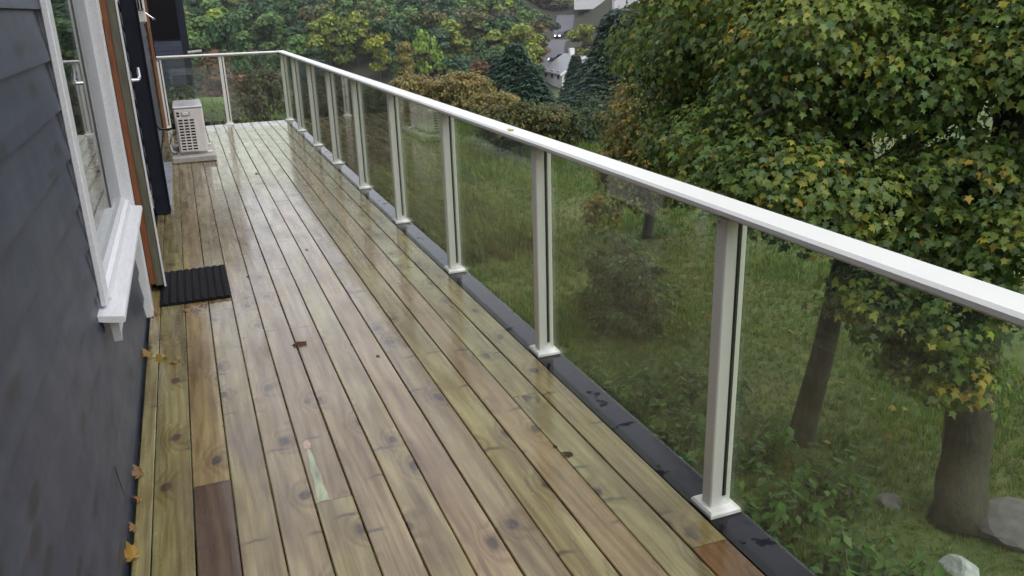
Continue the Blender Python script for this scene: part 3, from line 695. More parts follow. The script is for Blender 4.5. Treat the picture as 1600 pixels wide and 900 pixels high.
# thin-trunked maple: its drooping crown fills the right of the view
g1 = float(height(5.45, 5.75))
m1 = maple('maple_tree', [(5.45, 5.75, g1-.05), (5.50, 5.62, -1.6), (5.74, 5.60, -.30), (5.80, 5.62, .05)], .135,
    [([(5.80, 5.62, 0), (6.05, 5.45, .25), (6.35, 5.25, .55), (6.7, 5.0, 1.0)], .09, .035),
     ([(5.78, 5.62, .0), (5.55, 5.9, .6), (5.2, 6.3, 1.2), (4.9, 6.5, 2.0), (4.6, 6.8, 2.9)], .085, .02),
     ([(5.80, 5.62, .05), (5.95, 6.1, 1.0), (5.9, 6.5, 2.2), (5.6, 6.6, 3.5)], .08, .02),
     ([(5.55, 5.9, .6), (5.0, 5.6, .75), (4.5, 5.5, .65)], .05, .015), ([(5.74, 5.6, -.3), (5.3, 5.3, -.1), (4.9, 5.1, -.25)], .045, .012),
     ([(6.35, 5.25, .55), (6.1, 4.8, .5), (5.9, 4.5, .2)], .04, .012)],
    [at(38.5, 6.9, .15)+(.75, .5), at(36, 7.4, .35)+(.7, .45), at(42, 6.8, .05)+(.8, .5), at(40, 7.6, .75)+(.9, .6), at(35, 8.6, 1.15)+(.9, .6), at(36.5, 8.4, 1.6)+(1.0, .6),
     at(41, 7.4, 1.2)+(.9, .6), at(46.6, 7.2, .05)+(.5, .4), at(42.6, 8.5, .5)+(.8, .5), at(47, 7.3, .9)+(.8, .5), at(44, 8.2, 1.45)+(1.0, .6), at(31.6, 9.6, 1.1)+(.8, .6), at(32.5, 9.3, .6)+(.7, .6), at(33.6, 8.9, .2)+(.7, .55),
     at(38, 8.8, 2.4)+(1.2, .8), at(44, 8.5, 2.6)+(1.2, .8), at(33, 9.6, 2.0)+(1.0, .8), at(40, 9.5, 3.6)+(1.3, .9), at(46, 6.8, -.75)+(.55, .4), at(49.5, 7.0, .2)+(.6, .4)],
    4300, .064, 'broad maple with slender leaning trunk and drooping green yellow leaves beyond the railing', nleaf=260)
g2 = float(height(5.75, 4.15))
m2 = maple('maple_tree', [(5.75, 4.15, g2-.05), (6.05, 4.45, -1.7), (6.38, 4.74, -.72), (6.50, 4.85, -.05), (6.62, 4.96, 1.0), (6.6, 5.0, 2.4)], .215,
    [([(6.62, 4.96, .9), (6.25, 5.1, 1.35), (5.9, 5.2, 1.9), (5.4, 5.4, 2.8)], .07, .02), ([(6.5, 4.85, .1), (6.2, 4.6, .5), (5.9, 4.3, .75)], .06, .015),
     ([(6.6, 4.95, 1.4), (7.2, 4.6, 2.2), (7.8, 4.2, 3.0)], .09, .02), ([(6.45, 4.8, -.3), (6.1, 4.2, -.4), (5.8, 3.9, -.75)], .04, .012)],
    [at(48.5, 7.1, -.25)+(.65, .5), at(51, 7.2, .3)+(.7, .5), at(50, 6.6, -.75)+(.5, .4), at(53.5, 6.7, -.3)+(.6, .6), at(50.5, 7.4, 1.2)+(.8, .6), at(54, 7.2, 1.0)+(.9, .7), at(48, 6.8, -1.15)+(.35, .3), at(51, 6.6, -1.2)+(.45, .35),
     at(48.5, 7.6, 1.8)+(.9, .6), at(53, 8, 2.6)+(1.3, 1.0), at(58, 7.5, 1.2)+(1.2, .9), at(60, 8, 2.8)+(1.4, 1.1), at(52, 8.2, 4.0)+(1.4, 1.0)],
    4300, .064, 'thick dark trunked maple at the right edge with green leaves hanging before it', nleaf=120)
# smaller autumn trees behind the left side of the maple
AUT = [(.18, .18, .042), (.28, .22, .045), (.34, .22, .05), (.12, .155, .042), (.09, .125, .04)]
m3 = maple('autumn_tree', [at(30.5, 15.5, -2.9), at(30.6, 15.4, -1.5), at(30.8, 15.3, -.4)], .12,
    [([at(30.6, 15.4, -1.5), at(29.6, 15.1, -.6), at(29, 15, .1)], .05, .015), ([at(30.7, 15.3, -.8), at(31.8, 15.4, .0), at(32.6, 15.6, .6)], .05, .015)],
    [at(29.8, 14.6, -.4)+(.9, .8), at(31.5, 14.8, -.2)+(1.0, .9), at(28.6, 14.4, -1.1)+(.6, .6), at(33, 15.2, .3)+(1.1, .9), at(30.4, 14.2, -1.4)+(.9, .6), at(32.6, 14.2, -1.2)+(1, .7), at(34.5, 15.4, -.6)+(1, .9), at(27.4, 13.6, -1.75)+(.45, .45)],
    2400, .075, 'golden olive autumn tree between the dark spruces and the big maple', AUT, [4, 4, 2, 3, 2], mat='bark2')

def blob_tree(name, x, y, ztop, rad, n, size, cols, w, label, cat='tree', seed=0, group=None, zb=None, trunk_r=.07, nsub=14, tmpl=(SMALL, SMALL_F)):
    g = float(height(x, y)); H = ztop-g; zc0 = g+(.12*H if zb is None else zb)
    t = empty(name, (x, y, g-.03), label, cat, group); r2 = np.random.default_rng(seed)
    cl = []
    for i in range(nsub):
        a = r2.uniform(0, 6.28); hh = r2.uniform(.0, 1); rr = rad*(.75*math.sin(math.pi*min(.95, hh*.8+.18)))*r2.uniform(.3, 1)
        sr = rad*r2.uniform(.32, .5); cl.append((x+rr*math.cos(a), y+rr*math.sin(a), min(ztop-sr*.8, zc0+hh*(ztop-zc0)), sr, sr*.85))
    mb = MB(); limb(mb, [(x, y, g-.1), (x+.03, y, g+H*.35), (x, y+.02, g+H*.75)], trunk_r, trunk_r*.35, 6)
    for c_ in cl[:7]: limb(mb, [(x, y, g+H*.25), ((x+c_[0])/2, (y+c_[1])/2, (g+H*.3+c_[2])/2), c_[:3]], trunk_r*.4, trunk_r*.12, 5)
    sub3(mb.obj('trunk', MT['bark2'], t, None, True))
    tot = sum(c_[3]**2 for c_ in cl); P, N, T, Z, C = leaves_in(cl, n/tot, size, cols, w, droop=.3)
    ok = P[:, 2] > height(P[:, 0], P[:, 1])+.02; P, N, T, Z, C = P[ok], N[ok], T[ok], Z[ok], C[ok]
    o = link('foliage', scatter_mesh('foliage', *tmpl, P, N, T, Z, C), t, None, MT['leaf']); sub3(o); o['kind'] = 'stuff'; return t
GOLD = [(.28, .24, .08), (.34, .275, .09), (.21, .21, .07), (.25, .19, .075)]
blob_tree('golden_shrub', 9.45, 35.85, -1.15, 1.45, 5000, .17, GOLD, [4, 3, 3, 2], 'leftmost rounded golden brown shrub beyond the lawn', 'shrub', 1, zb=.15)
blob_tree('golden_shrub', 11.3, 34.3, -1.0, 1.75, 6500, .17, GOLD, [3, 4, 3, 2], 'tallest golden brown shrub in the middle of the row beyond the lawn', 'shrub', 2, zb=.15)
blob_tree('golden_shrub', 11.95, 31.8, -1.75, 1.2, 4500, .15, GOLD, [3, 3, 3, 3], 'lower golden brown shrub at the right end of the row by the spruces', 'shrub', 3, zb=.15)
blob_tree('apple_tree', 9.5, 23.3, -1.15, 1.5, 7500, .12, [(.11, .12, .030), (.18, .15, .035), (.06, .085, .025), (.22, .17, .04)], [4, 3, 4, 1], 'small olive yellow apple tree just above the handrail near the golden shrubs', 'tree', 4, zb=.5)
blob_tree('apple_tree', 11.3, 24.6, -1.5, 1.35, 5500, .12, [(.09, .11, .030), (.15, .14, .035), (.05, .08, .025)], [4, 3, 4], 'darker low apple tree right of the olive one behind the handrail', 'tree', 5, zb=.4)
blob_tree('brown_bush', 20.45, 58.6, -2.3, 1.6, 3000, .3, [(.16, .095, .045), (.12, .09, .045)], [2, 1], 'small rust brown bush behind the golden shrubs left of the spruces', 'shrub', 6, zb=.1)
DG = [(.08, .15, .045), (.11, .19, .048), (.14, .21, .055), (.19, .22, .055)]
for i_, (az, d, zt, rr, lb) in enumerate([(30.4, 10.4, -1.25, .65, 'green leafy shrub under the left side of the maple crown'),
        (28.3, 10.8, -1.25, .7, 'bright green shrub left of the maple just below the handrail')]):
    x, y = polar(az, d); blob_tree('green_shrub', x, y, zt, rr, 3800, .085, DG, [3, 4, 3, 1], lb, 'shrub', 20+i_, zb=.1, tmpl=(SMALL, SMALL_F))
for i_, (x, y, zt, rr, lb, cc) in enumerate([(12.9, 25.2, -1.75, 1.3, 'dark green shrub between the apple trees and the big maple', [(.05, .085, .035), (.07, .11, .04)]), (14.3, 27.0, -1.55, 1.5, 'tall dark green shrub just left of the autumn tree behind the handrail', [(.045, .075, .035), (.06, .095, .04)]), (11.9, 20.6, -1.95, 1.0, 'low mid green shrub at the handrail right of the apple trees', [(.07, .11, .035), (.10, .13, .04)]),
        (.2, 19.5, .15, 1.3, 'dull grey green shrub behind the far left railing pane', [(.055, .07, .035), (.085, .085, .045)]), (1.9, 19.8, .35, 1.3, 'pale olive grey shrub behind the far end railing', [(.10, .105, .05), (.12, .10, .06), (.07, .085, .04)]),
        (3.6, 20.5, .1, 1.4, 'brownish grey shrub behind the far railing corner', [(.10, .085, .05), (.075, .08, .04)]), (4.9, 24, -.5, 1.4, 'dark green shrub beyond the lawn behind the far panes', [(.04, .06, .03), (.06, .075, .035)]), (6.9, 30, -1.0, 1.6, 'mixed green shrub at the far edge of the lawn', [(.055, .075, .03), (.08, .085, .035)])]):
    blob_tree('garden_shrub', x, y, zt, rr, 4200, .12, cc, [1]*len(cc), lb, 'shrub', 40+i_, zb=.1)

# conifers
def spruce_mesh(name, seed, n=6500):
    r2 = np.random.default_rng(seed); h = r2.uniform(0, 1, n)**.8; a = r2.uniform(0, 6.283, n)
    layer = np.floor(h*15)/15; R_ = (1-layer)*.33+.015; rr = R_*r2.uniform(.35, 1.05, n)**.5*(1+.2*np.sin(a*5+layer*40))
    P = np.stack([rr*np.cos(a), rr*np.sin(a), .06+.93*layer+.05-.16*rr+r2.normal(size=n)*.022], 1)
    out = np.stack([np.cos(a), np.sin(a), 0*a], 1)
    N = UP*.8+out*.5+r2.normal(size=(n, 3))*.3; T = out-UP*.45+r2.normal(size=(n, 3))*.2
    C = np.clip(r2.normal(1, .25, (n, 1))*np.ones((1, 3)), .4, 1.8)
    return scatter_mesh(name, SMALL*np.array([.8, 1, 1]), SMALL_F, P, N, T, .062*r2.uniform(.6, 1.4, n), C)
def broad_mesh(name, seed, n=1700, tall=1.0, sparse=False):
    """unit tree: height 1, crown centred, clumps on sub-blobs"""
    r2 = np.random.default_rng(seed); P, N = [], []; k = 13
    for i in range(k):
        a = r2.uniform(0, 6.28); hh = r2.uniform(.26, .9); w = .27*math.sin(math.pi*min(.97, (hh-.05)*.92))*tall
        c = np.array([w*math.cos(a)*r2.uniform(.3, 1), w*math.sin(a)*r2.uniform(.3, 1), hh]); sr = r2.uniform(.10, .17)
        m = n//k; u = r2.normal(size=(m, 3)); u /= np.linalg.norm(u, axis=1, keepdims=True); u[:, 2] = np.where(u[:, 2] < -.2, u[:, 2]*.3, u[:, 2])
        P.append(c+u*sr*r2.uniform(.55, 1.1, (m, 1))*np.array([1, 1, .85])); N.append(u+UP*.25+r2.normal(size=(m, 3))*.45)
    P = np.concatenate(P); N = np.concatenate(N); n = len(P); sc = np.repeat(np.clip(r2.normal(1, .16, k), .6, 1.5), n//k)[:n]
    C = np.clip(sc[:, None]*r2.normal(1, .2, (n, 1))*(1+.08*r2.normal(size=(n, 3))), .35, 1.9)
    return scatter_mesh(name, CLUMP, CLUMP_F, P, N, r2.normal(size=(n, 3)), .062*r2.uniform(.5, 1.3, n)*(.7 if sparse else 1), C)
SPR = [spruce_mesh('spruce_crown', s_) for s_ in (1, 2)]; BRO = [broad_mesh('broadleaf_crown', s_, tall=tl) for s_, tl in ((3, 1), (4, 1.25), (5, .8), (6, 1.1), (7, 1.4), (8, .9))]
THIN = [broad_mesh('thin_crown', s_, 650, 1.0, True) for s_ in (9, 10)]
for me in SPR+BRO+THIN: me.materials.append(MT['leafo'])
def trunk_unit(r_):
    mb = MB(); mb.tube([(0, 0, -.02), (.004, 0, .35), (0, .004, .8)], [r_, r_*.7, r_*.15], 6)
    for a in range(5): mb.tube([(0, 0, .3+.07*a), (.12*math.cos(a*2.1), .12*math.sin(a*2.1), .45+.08*a)], [r_*.35, r_*.1], 5)
    me = mb.mesh('trunk'); me.materials.append(MT['bark2']); return me
TRK = trunk_unit(.016)
def far_tree(name, crown, x, y, h, wid, col, label, group=None, rz=None, cat='tree'):
    t = empty(name, (x, y, float(height(x, y))-.05), label, cat, group, random.uniform(0, 6.28) if rz is None else rz)
    t.scale = (wid, wid, h)
    link('trunk', TRK, t); c = link('crown', crown, t); c.color = (col[0]*1.05, col[1]*1.18, col[2], 1); return t
# dark spruces in the garden edge and round the white house
SG = (.034, .066, .046); SG2 = (.026, .052, .036)
def spruce(az, d, ztop, wid, label, i_=0, col=SG):
    x, y = polar(az, d); h = ztop-float(height(x, y)); w = wid/.62
    return far_tree('spruce_tree', SPR[i_ % 2], x, y, h/1.03, w, col, label)
spruce(21.4, 42, -.25, 3.0, 'dense dark blue green spruce behind the golden shrubs', 0)
spruce(20.4, 44, -1.0, 2.6, 'lower dark spruce left of the dense one behind the shrubs', 1)
spruce(22.3, 41, -1.2, 2.4, 'dark spruce right of the dense one, left of the white house', 1)
spruce(28.1, 48, 1.0, 4.6, 'tallest dark spruce right of the white house', 0, SG2)
spruce(29.3, 52, .2, 3.4, 'dark green spruce behind the tallest one near the maple', 1)
spruce(25.45, 62, -2.0, 2.4, 'narrow dark spruce in front of the white house gable', 1, SG2)
spruce(26.9, 40, -2.1, 3.2, 'low dark spruce below the white house', 0, SG2)
spruce(24.9, 40, -2.75, 2.0, 'small dark spruce under the white house roof', 1, SG2)
spruce(27.6, 60, -1.0, 2.2, 'slim spruce between the house and the tallest spruce', 0)
# hillside forest
COLS_F = [('dark green broadleaf tree on the wooded hillside', (.050, .095, .038), 5), ('mid green broadleaf tree on the wooded hillside', (.095, .155, .046), 5), ('yellow green broadleaf tree on the wooded hillside', (.21, .235, .045), 2.2),
          ('bluish green bushy tree on the wooded hillside', (.055, .105, .062), 4), ('brownish mauve thinning tree on the wooded hillside', (.10, .085, .058), 1.4), ('rust coloured autumn tree on the wooded hillside', (.15, .11, .045), .35), ('olive coloured tree on the wooded hillside', (.115, .12, .042), 3)]
CLEAR = [(12.4, 112, 3), (15.75, 110, 3.7), (11.0, 121, 4.2), (10.0, 117, 3.5), (14.1, 107, 2.8), (18.9, 105, 2.6), (25.9, 134, 3.9), (3.0, 98, 4), (26.7, 190, 6), (28.9, 190, 5), (4.9, 119, 3.5), (5.9, 122, 1.5)]
pts = []; tries = 0
while len(pts) < 275 and tries < 60000:
    tries += 1
    az = random.uniform(-2.5, 33); d = math.sqrt(random.uniform(103**2, 180**2))
    if 22.6 < az < 26.6 and d < 200: continue
    if any(abs(az-a_) < math.degrees(w_*.62/e_)+.5 and d < e_+1.5 for a_, e_, w_ in CLEAR): continue
    x, y = polar(az, d); sp = 2.7+(d-100)*.024
    if any((x-a)**2+(y-b)**2 < sp*sp for a, b in pts): continue
    pts.append((x, y))
wts = [c_[2] for c_ in COLS_F]; SEEN = {}
for (x, y) in pts:
    d = math.hypot(x, y); az = math.degrees(math.atan2(x, y))
    ww = list(wts)
    if az < 6: ww = [5, 4, 1, 4, 3.2, .7, 2]
    lb, c_, _ = random.choices(COLS_F, ww)[0]
    cr = random.choice(THIN if 'mauve' in lb and random.random() < .7 else BRO); h = random.uniform(5.0, 8.2)*(1 if d > 116 else .65)
    cc = np.array(c_)*random.uniform(.8, 1.25)
    wd_ = h*random.uniform(1.0, 1.35)
    place = ('beside the neighbouring house', 'round the grey rock outcrop', 'above the far railing corner', 'above the long railing', 'above the golden shrubs', 'above the dense dark spruce', 'right of the white house', 'left of the big maple')[int(np.searchsorted([2.5, 7, 11, 14.5, 18, 24, 29.5], az))]
    row = ('low on', 'halfway up', 'high on')[int(np.searchsorted([122, 146], d))]
    size = 'small' if h < 5.6 else ('broad' if wd_/h > 1.2 else ('slim' if wd_/h < 1.08 else 'tall'))
    shade = '' if .92 < cc[1]/c_[1] < 1.1 else ('pale ' if cc[1]/c_[1] >= 1.1 else 'deep ')
    lb = f"{size} {shade}{lb.split(' on the')[0]} {row} the slope {place}"
    SEEN.setdefault(lb, []).append((az, len(bpy.data.objects)))
    SEEN[lb][-1] = (az, far_tree('hillside_tree', cr, x, y, h, wd_, cc, lb, 'trees on the wooded hillside'))
for lb, l_ in SEEN.items():
    if len(l_) in (2, 3):
        for w_, (a_, o_) in zip(('leftmost', 'rightmost') if len(l_) == 2 else ('leftmost', 'middle', 'rightmost'), sorted(l_, key=lambda q: q[0])): o_['label'] = w_+' '+lb
# hillside trees that the photograph singles out
for az, d, ztop, wid, col, lb, b in [(12.4, 128, -1.9, 3.4, (.24, .24, .03), 'bright yellow green tree in the middle of the hillside forest', 0), (15.75, 126, -.1, 4.2, (.15, .22, .035), 'tall light green tree standing out right of the yellow one', 1),
        (11.0, 138, 1.4, 4.8, (.20, .21, .035), 'yellowish green tall tree near the top edge above the yellow tree', 3), (10.0, 134, .3, 4.0, (.13, .16, .03), 'pale yellow green tree above the far railing corner', 4), (14.1, 122, -2.9, 3.2, (.22, .17, .045), 'orange tinged tree between the yellow and light green trees', 2),
        (3.0, 112, 1.3, 4.6, (.040, .085, .034), 'rich green rounded tree left on the hillside', 0), (2.5, 104, -2.6, 5.5, (.12, .055, .034), 'rusty red bushes low on the hillside above the far railing', 5), (18.9, 120, -2.9, 3.0, (.060, .095, .045), 'pale green willow-like tree above the golden shrubs', 2),
        (20.8, 132, .2, 6, (.048, .075, .05), 'wide bluish green tree above the dense spruce', 3), (25.9, 134, -1.75, 3.9, (.19, .20, .035), 'light yellow green tree above the white house', 4), (24.35, 208, 2.6, 6.5, (.20, .21, .035), 'yellow green tree at the end of the road', 0),
        (27.6, 150, -.6, 4, (.05, .07, .04), 'dark green tree behind the tallest spruce', 1), (29.4, 150, 1.0, 8, (.052, .075, .045), 'broad dull green tree below the white houses', 3), (30.6, 142, .4, 7, (.05, .075, .05), 'dull bluish tree left of the big maple', 5), (26.1, 140, -2.2, 2.4, (.10, .05, .035), 'dull red small tree right of the white house', 2),
        (23.0, 150, .6, 5, (.05, .07, .035), 'dark green tree left of the road', 1), (22.4, 135, -1.5, 4.5, (.05, .072, .035), 'green tree at the left bend of the road', 0), (21.6, 150, .9, 5, (.075, .085, .035), 'olive tree beyond the dense spruce', 5)]:
    if az < 20: ztop = 1.54+(ztop-1.54)*.875; wid *= .875; d *= .875
    x, y = polar(az, d); h = ztop-float(height(x, y)); far_tree('hillside_tree', BRO[b], x, y, h, wid/.60, col, lb)
# bare scree and rocks on the slope
rock('rock_outcrop', *polar(4.9, 119), 2.6, 1.6, 1.5, 12, MT['stone'], 'larger grey lilac rock outcrop on the left of the hillside', .8)
rock('rock_outcrop', *polar(5.9, 122), 1.2, 1.0, 1.1, 15, MT['cement'], 'small pale rock right of the grey outcrop', 1.2)
# the wood goes on outside the picture and behind
def mass(name, azs, ds, n, label):
    P = []; C = []
    for _ in range(n):
        az = random.uniform(*azs); d = math.sqrt(random.uniform(ds[0]**2, ds[1]**2)); x, y = polar(az, d); h = random.uniform(4.5, 8)
        z = float(height(x, y)); m = 150; u = unit(m); rr = h*.30
        P.append(np.array([x, y, z+h*.6])+u*np.array([rr, rr, h*.42])*rng.uniform(.6, 1.05, (m, 1))); C.append(np.repeat(np.array([random.choices(COLS_F, wts)[0][1]])*random.uniform(.8, 1.2), m, 0)*rng.normal(1, .2, (m, 1)))
    P = np.concatenate(P); n_ = len(P)
    o = link(name, scatter_mesh(name, CLUMP, CLUMP_F, P, unit(n_)+UP*.5, unit(n_), rng.uniform(.8, 1.9, n_), np.clip(np.concatenate(C), .01, .6)), None, None, MT['leaf'])
    return tag(o, label, 'wood', None, 'stuff')
mass('distant_wood', (-12, 60), (196, 290), 420, 'distant mixed wood covering the upper hillside')
mass('distant_wood', (33, 85), (70, 196), 170, 'distant wood on the slope behind the maples')

# ------------------------------------------------------------------ valley: white house, road, cars, other houses
def gable_house(name, x, y, rz, w, l, hwall, hroof, wallm, roofm, label, nwin=3, base=0):
    g = float(height(x, y))+base; t = empty(name, (x, y, g), label, 'house', None, rz)
    MB().prism([(-w/2, -.5), (w/2, -.5), (w/2, hwall), (0, hwall+hroof-.05), (-w/2, hwall)], 'y', -l/2, l/2).obj('wall', MT[wallm], t)
    e = .35
    for s_ in (-1, 1):
        k = hroof/(w/2)
        pol = [(0, hwall+hroof+.12), (0, hwall+hroof-.03), (s_*(w/2+e), hwall-k*e-.03), (s_*(w/2+e), hwall-k*e+.12)]
        MB().prism(pol, 'y', -l/2-.3, l/2+.3).obj('roof', MT[roofm], t)
        MB().prism([(0, hwall+hroof+.16), (0, hwall+hroof-.12), (s_*(w/2+e), hwall-k*e-.12), (s_*(w/2+e), hwall-k*e+.16)], 'y', -l/2-.42, -l/2-.302).obj('barge_board', MT['hwhite'], t)
    MB().box(-.3, .3, l*.1, l*.1+.6, hwall+hroof*.5, hwall+hroof+.9).obj('chimney', MT['hwhite' if roofm == 'hroof' else 'stone'], t)
    for i in range(nwin):
        xx = -w/2+w*(i+.5)/nwin
        f = MB().box(xx-.55, xx+.55, -l/2-.05, -l/2-.002, hwall*.45, hwall*.45+1.2).obj('window', MT['hwhite'], t)
        MB().box(xx-.45, xx+.45, -l/2-.07, -l/2-.051, hwall*.45+.1, hwall*.45+1.1).obj('pane', MT['hglass'], f)
    for i in range(nwin):
        for s_ in (-1, 1):
            yy = -l/2+l*(i+.5)/nwin
            f = MB().box(s_*(w/2+.002) if s_ > 0 else -w/2-.05, w/2+.05 if s_ > 0 else -w/2-.002, yy-.5, yy+.5, hwall*.45, hwall*.45+1.2).obj('window', MT['hwhite'], t)
            MB().box(w/2+.051 if s_ > 0 else -w/2-.07, w/2+.07 if s_ > 0 else -w/2-.051, yy-.4, yy+.4, hwall*.45+.1, hwall*.45+1.1).obj('pane', MT['hglass'], f)
    return t
hx, hy = polar(25.35, 114)
gable_house('white_house', hx, hy, R(-25+20), 6.2, 7.5, 1.7, 1.9, 'hwhite', 'hroof', 'white gabled house with grey roof in the valley among spruces')
for az, w_, rm, wm, lb, hw in [(26.7, 8, 'hred', 'hwhite', 'white house with reddish roof at the top edge above the white valley house', 3.4), (28.9, 6, 'hroof', 'hwhite', 'white house with grey roof at the top edge beside the maple crown', 3.4)]:
    d = next(d_ for d_ in np.arange(110, 260, 1.0) if float(height(*polar(az, d_))) > .1)
    x, y = polar(az, d); gable_house('far_house', x, y, R(-az+random.uniform(-20, 20)), w_, 7, hw, 1.9, wm, rm, lb, 4)
for az, d, wm, rm, lb in [(46.9, 58, 'hpink', 'hroof', 'pink and white house glimpsed through the maple leaves'), (43.2, 70, 'hwhite', 'hroof', 'white house hidden behind the upper maple branches'), (50.5, 66, 'hwhite', 'hroof', 'white house behind the thick maple trunk')]:
    x, y = polar(az, d); gable_house('garden_house', x, y, R(-az+15), 8, 8, 2.8, 1.8, wm, rm, lb, 3, base=.0)
# road winding up from the white house
cl_ = [(24.35, 122), (24.0, 130), (23.85, 140), (23.9, 152), (24.1, 166), (24.5, 184), (24.8, 200)]
rp = [Vector((*polar(a, d), 0)) for a, d in cl_]; fine = []
for i in range(len(rp)-1):
    for t in np.linspace(0, 1, 5)[:-1]: fine.append(rp[i].lerp(rp[i+1], t))
fine.append(rp[-1]); v = []; f = []
for i, p_ in enumerate(fine):
    d_ = (fine[min(i+1, len(fine)-1)]-fine[max(i-1, 0)]).normalized(); s_ = Vector((d_.y, -d_.x, 0))
    for k in (-2.0, 2.0):
        q = p_+s_*k; v.append((q.x, q.y, float(height(p_.x, p_.y))+.30))
    for k in (-2.6, 2.6):
        q = p_+s_*k; v.append((q.x, q.y, float(height(p_.x, p_.y))-.9))
for i in range(len(fine)-1):
    a = i*4; f += [(a, a+1, a+5, a+4), (a+2, a, a+4, a+6), (a+1, a+3, a+7, a+5)]
me = bpy.data.meshes.new('road'); me.from_pydata(v, [], f); me.update()
tag(link('road', me, None, None, MT['asphalt']), kind='structure')
def car(az, d, rz, paint, label, lights=True):
    x, y = polar(az, d); g = float(height(x, y))+.30
    t = empty('car', (x, y, g), label, 'car', None, rz)
    prof = [(-2.0, .3), (2.0, .3), (2.05, .65), (1.9, .85), (1.05, .95), (.55, 1.42), (-1.0, 1.45), (-1.75, .98), (-2.05, .9)]
    MB().prism([(a, b) for a, b in prof], 'x', -.82, .82).obj('body', paint, t)
    MB().prism([(1.02, .97), (.56, 1.40), (-.98, 1.43), (-1.6, 1.0)], 'x', -.83, .83).obj('side_window', MT['hglass'], t)
    for sx in (-.78, .78):
        for sy in (-1.25, 1.3): MB().tube([(sx-.09, sy, .32), (sx+.09, sy, .32)], .32, 12).obj('wheel', MT['gasket'], t)
    for sx in (-.55, .55):
        MB().box(sx-.15, sx+.15, 2.0, 2.09, .58, .76).obj('headlight', MT['lampw'] if lights else MT['hwhite'], t)
    return t
car(24.55, 183, R(180-24-30), MT['carp'], 'dark car with bright headlights coming down the far road')
car(24.55, 131, R(60), MT['carp'], 'dark car parked beside the white house where the road ends')
# neighbouring dark house beyond the deck end
nb = empty('neighbour_house', (-2, 24, float(height(-2, 24))), 'dark blue clad neighbouring house with large black window beyond the deck end', 'house')
def nbp(n, mb, m): return sub3(mb.obj(n, MT[m], nb))
nbp('wall', MB().prism([(.50, 22.0), (.2, 28.0), (-5, 28.2), (-5, 21.4)], 'z', -.10, .93).prism([(.45, 22.03), (.15, 28.0), (-5, 28.2), (-5, 21.43)], 'z', .93, 4.4), 'wall')
nbp('basement', MB().prism([(-.4, 22.5), (-.1, 27.5), (-4.8, 27.6), (-4.8, 22)], 'z', -2.6, -.10), 'dim')
for k in range(7):
    z = -.10+k*.147
    nbp('cladding_board', MB().prism([(.515, 21.985-.004*k % .01), (.512, 21.998), (-4.9, 21.395), (-4.9, 21.375)], 'z', z+.004, z+.143), 'wall')
nbp('corner_board', MB().prism([(.56, 21.97), (.56, 22.08), (.44, 22.08), (.40, 21.955)], 'z', -.12, 4.4), 'navy')
wn = nbp('window', MB().prism([(.41, 21.985), (.41, 22.02), (-1.9, 21.77), (-1.9, 21.735)], 'z', .95, 3.6), 'navy')
o_ = MB().prism([(.385, 21.965), (.385, 21.98), (-1.88, 21.733), (-1.88, 21.718)], 'z', .98, 3.5).obj('pane', MT['hole'], wn)
nbp('gutter', MB().tube([(.5, 21.95, .655), (.82, 22.05, .67)], .035, 8), 'cement')
nbp('roof', MB().prism([(1.3, 21.0), (1.6, 28.8), (-5.4, 29), (-5.4, 20.6)], 'z', 4.4, 4.6), 'hroof')

# ------------------------------------------------------------------ lawn grass, litter, weeds
def grass(n, region, hmin, hmax, cols, w, name, label, wmul=1.0):
    x = rng.uniform(region[0], region[1], n); y = rng.uniform(region[2], region[3], n)
    ok = (x > 1.9) | (y > 13.1); x, y = x[ok], y[ok]; n = len(x)
    P = np.stack([x, y, height(x, y)-.01], 1)
    tv = []; tf = []
    for k in range(5):
        a = k*1.257; dx, dy = math.cos(a), math.sin(a); b = len(tv); ln = .55+.2*(k % 3)
        tv += [(-.05*dy+.08*dx, .05*dx+.08*dy, 0), (.05*dy+.08*dx, -.05*dx+.08*dy, 0), (dx*.55*ln, dy*.55*ln, ln)]; tf.append((b, b+1, b+2))
    N = UP+rng.normal(size=(n, 3))*.2; T = rng.normal(size=(n, 3))*np.array([1, 1, 0])
    pn = .5+.5*np.sin(x*1.1+2*np.sin(y*.6))*np.sin(y*.9+x*.3); s = rng.uniform(hmin, hmax, n)*(.6+.7*pn)
    C = pick(cols, w, n, .2)*(.75+.5*pn)[:, None]
    o = link(name, scatter_mesh(name, tv, tf, P, N, T, s, C), None, None, MT['grass']); return tag(o, label, 'grass', None, 'stuff')
GC = [(.088, .175, .028), (.115, .20, .034), (.165, .21, .042), (.21, .205, .055), (.066, .140, .028)]
grass(30000, (1.9, 9, .5, 11), .07, .15, GC, [4, 4, 3, 1.5, 3], 'lawn_grass', 'uneven olive green grass on the slope under the deck railing')
grass(26000, (1.9, 16, 9, 26), .12, .24, GC, [3, 4, 4, 2, 2], 'lawn_grass', 'longer olive lawn further out behind the glass panes')
grass(9000, (-5, 8, 20, 36), .25, .5, GC, [3, 4, 3, 1, 3], 'rough_grass', 'rough grass beyond the end railing beside the neighbouring house')
grass(12000, (2, 20, 22, 40), .2, .4, GC, [3, 4, 4, 2, 2], 'lawn_grass', 'far lawn running to the golden shrubs')
grass(11000, (-3, 6, 13.2, 21), .3, .6, [(.10, .15, .025), (.13, .17, .03), (.07, .11, .02)], [3, 3, 2], 'meadow_grass', 'bright green tall weeds just beyond the end railing')
n = 280; x = rng.uniform(2.5, 10, n); y = rng.uniform(1.5, 13, n)
P = np.stack([x, y, height(x, y)+.07], 1)
o = link('leaf_litter', scatter_mesh('leaf_litter', MAPLE, MAPLE_F, P, UP+rng.normal(size=(n, 3))*.35, unit(n), rng.uniform(.05, .11, n), pick([(.34, .25, .05), (.22, .13, .04), (.14, .08, .04), (.30, .27, .12)], [3, 3, 2, 1], n)), None, None, MT['leaf'])
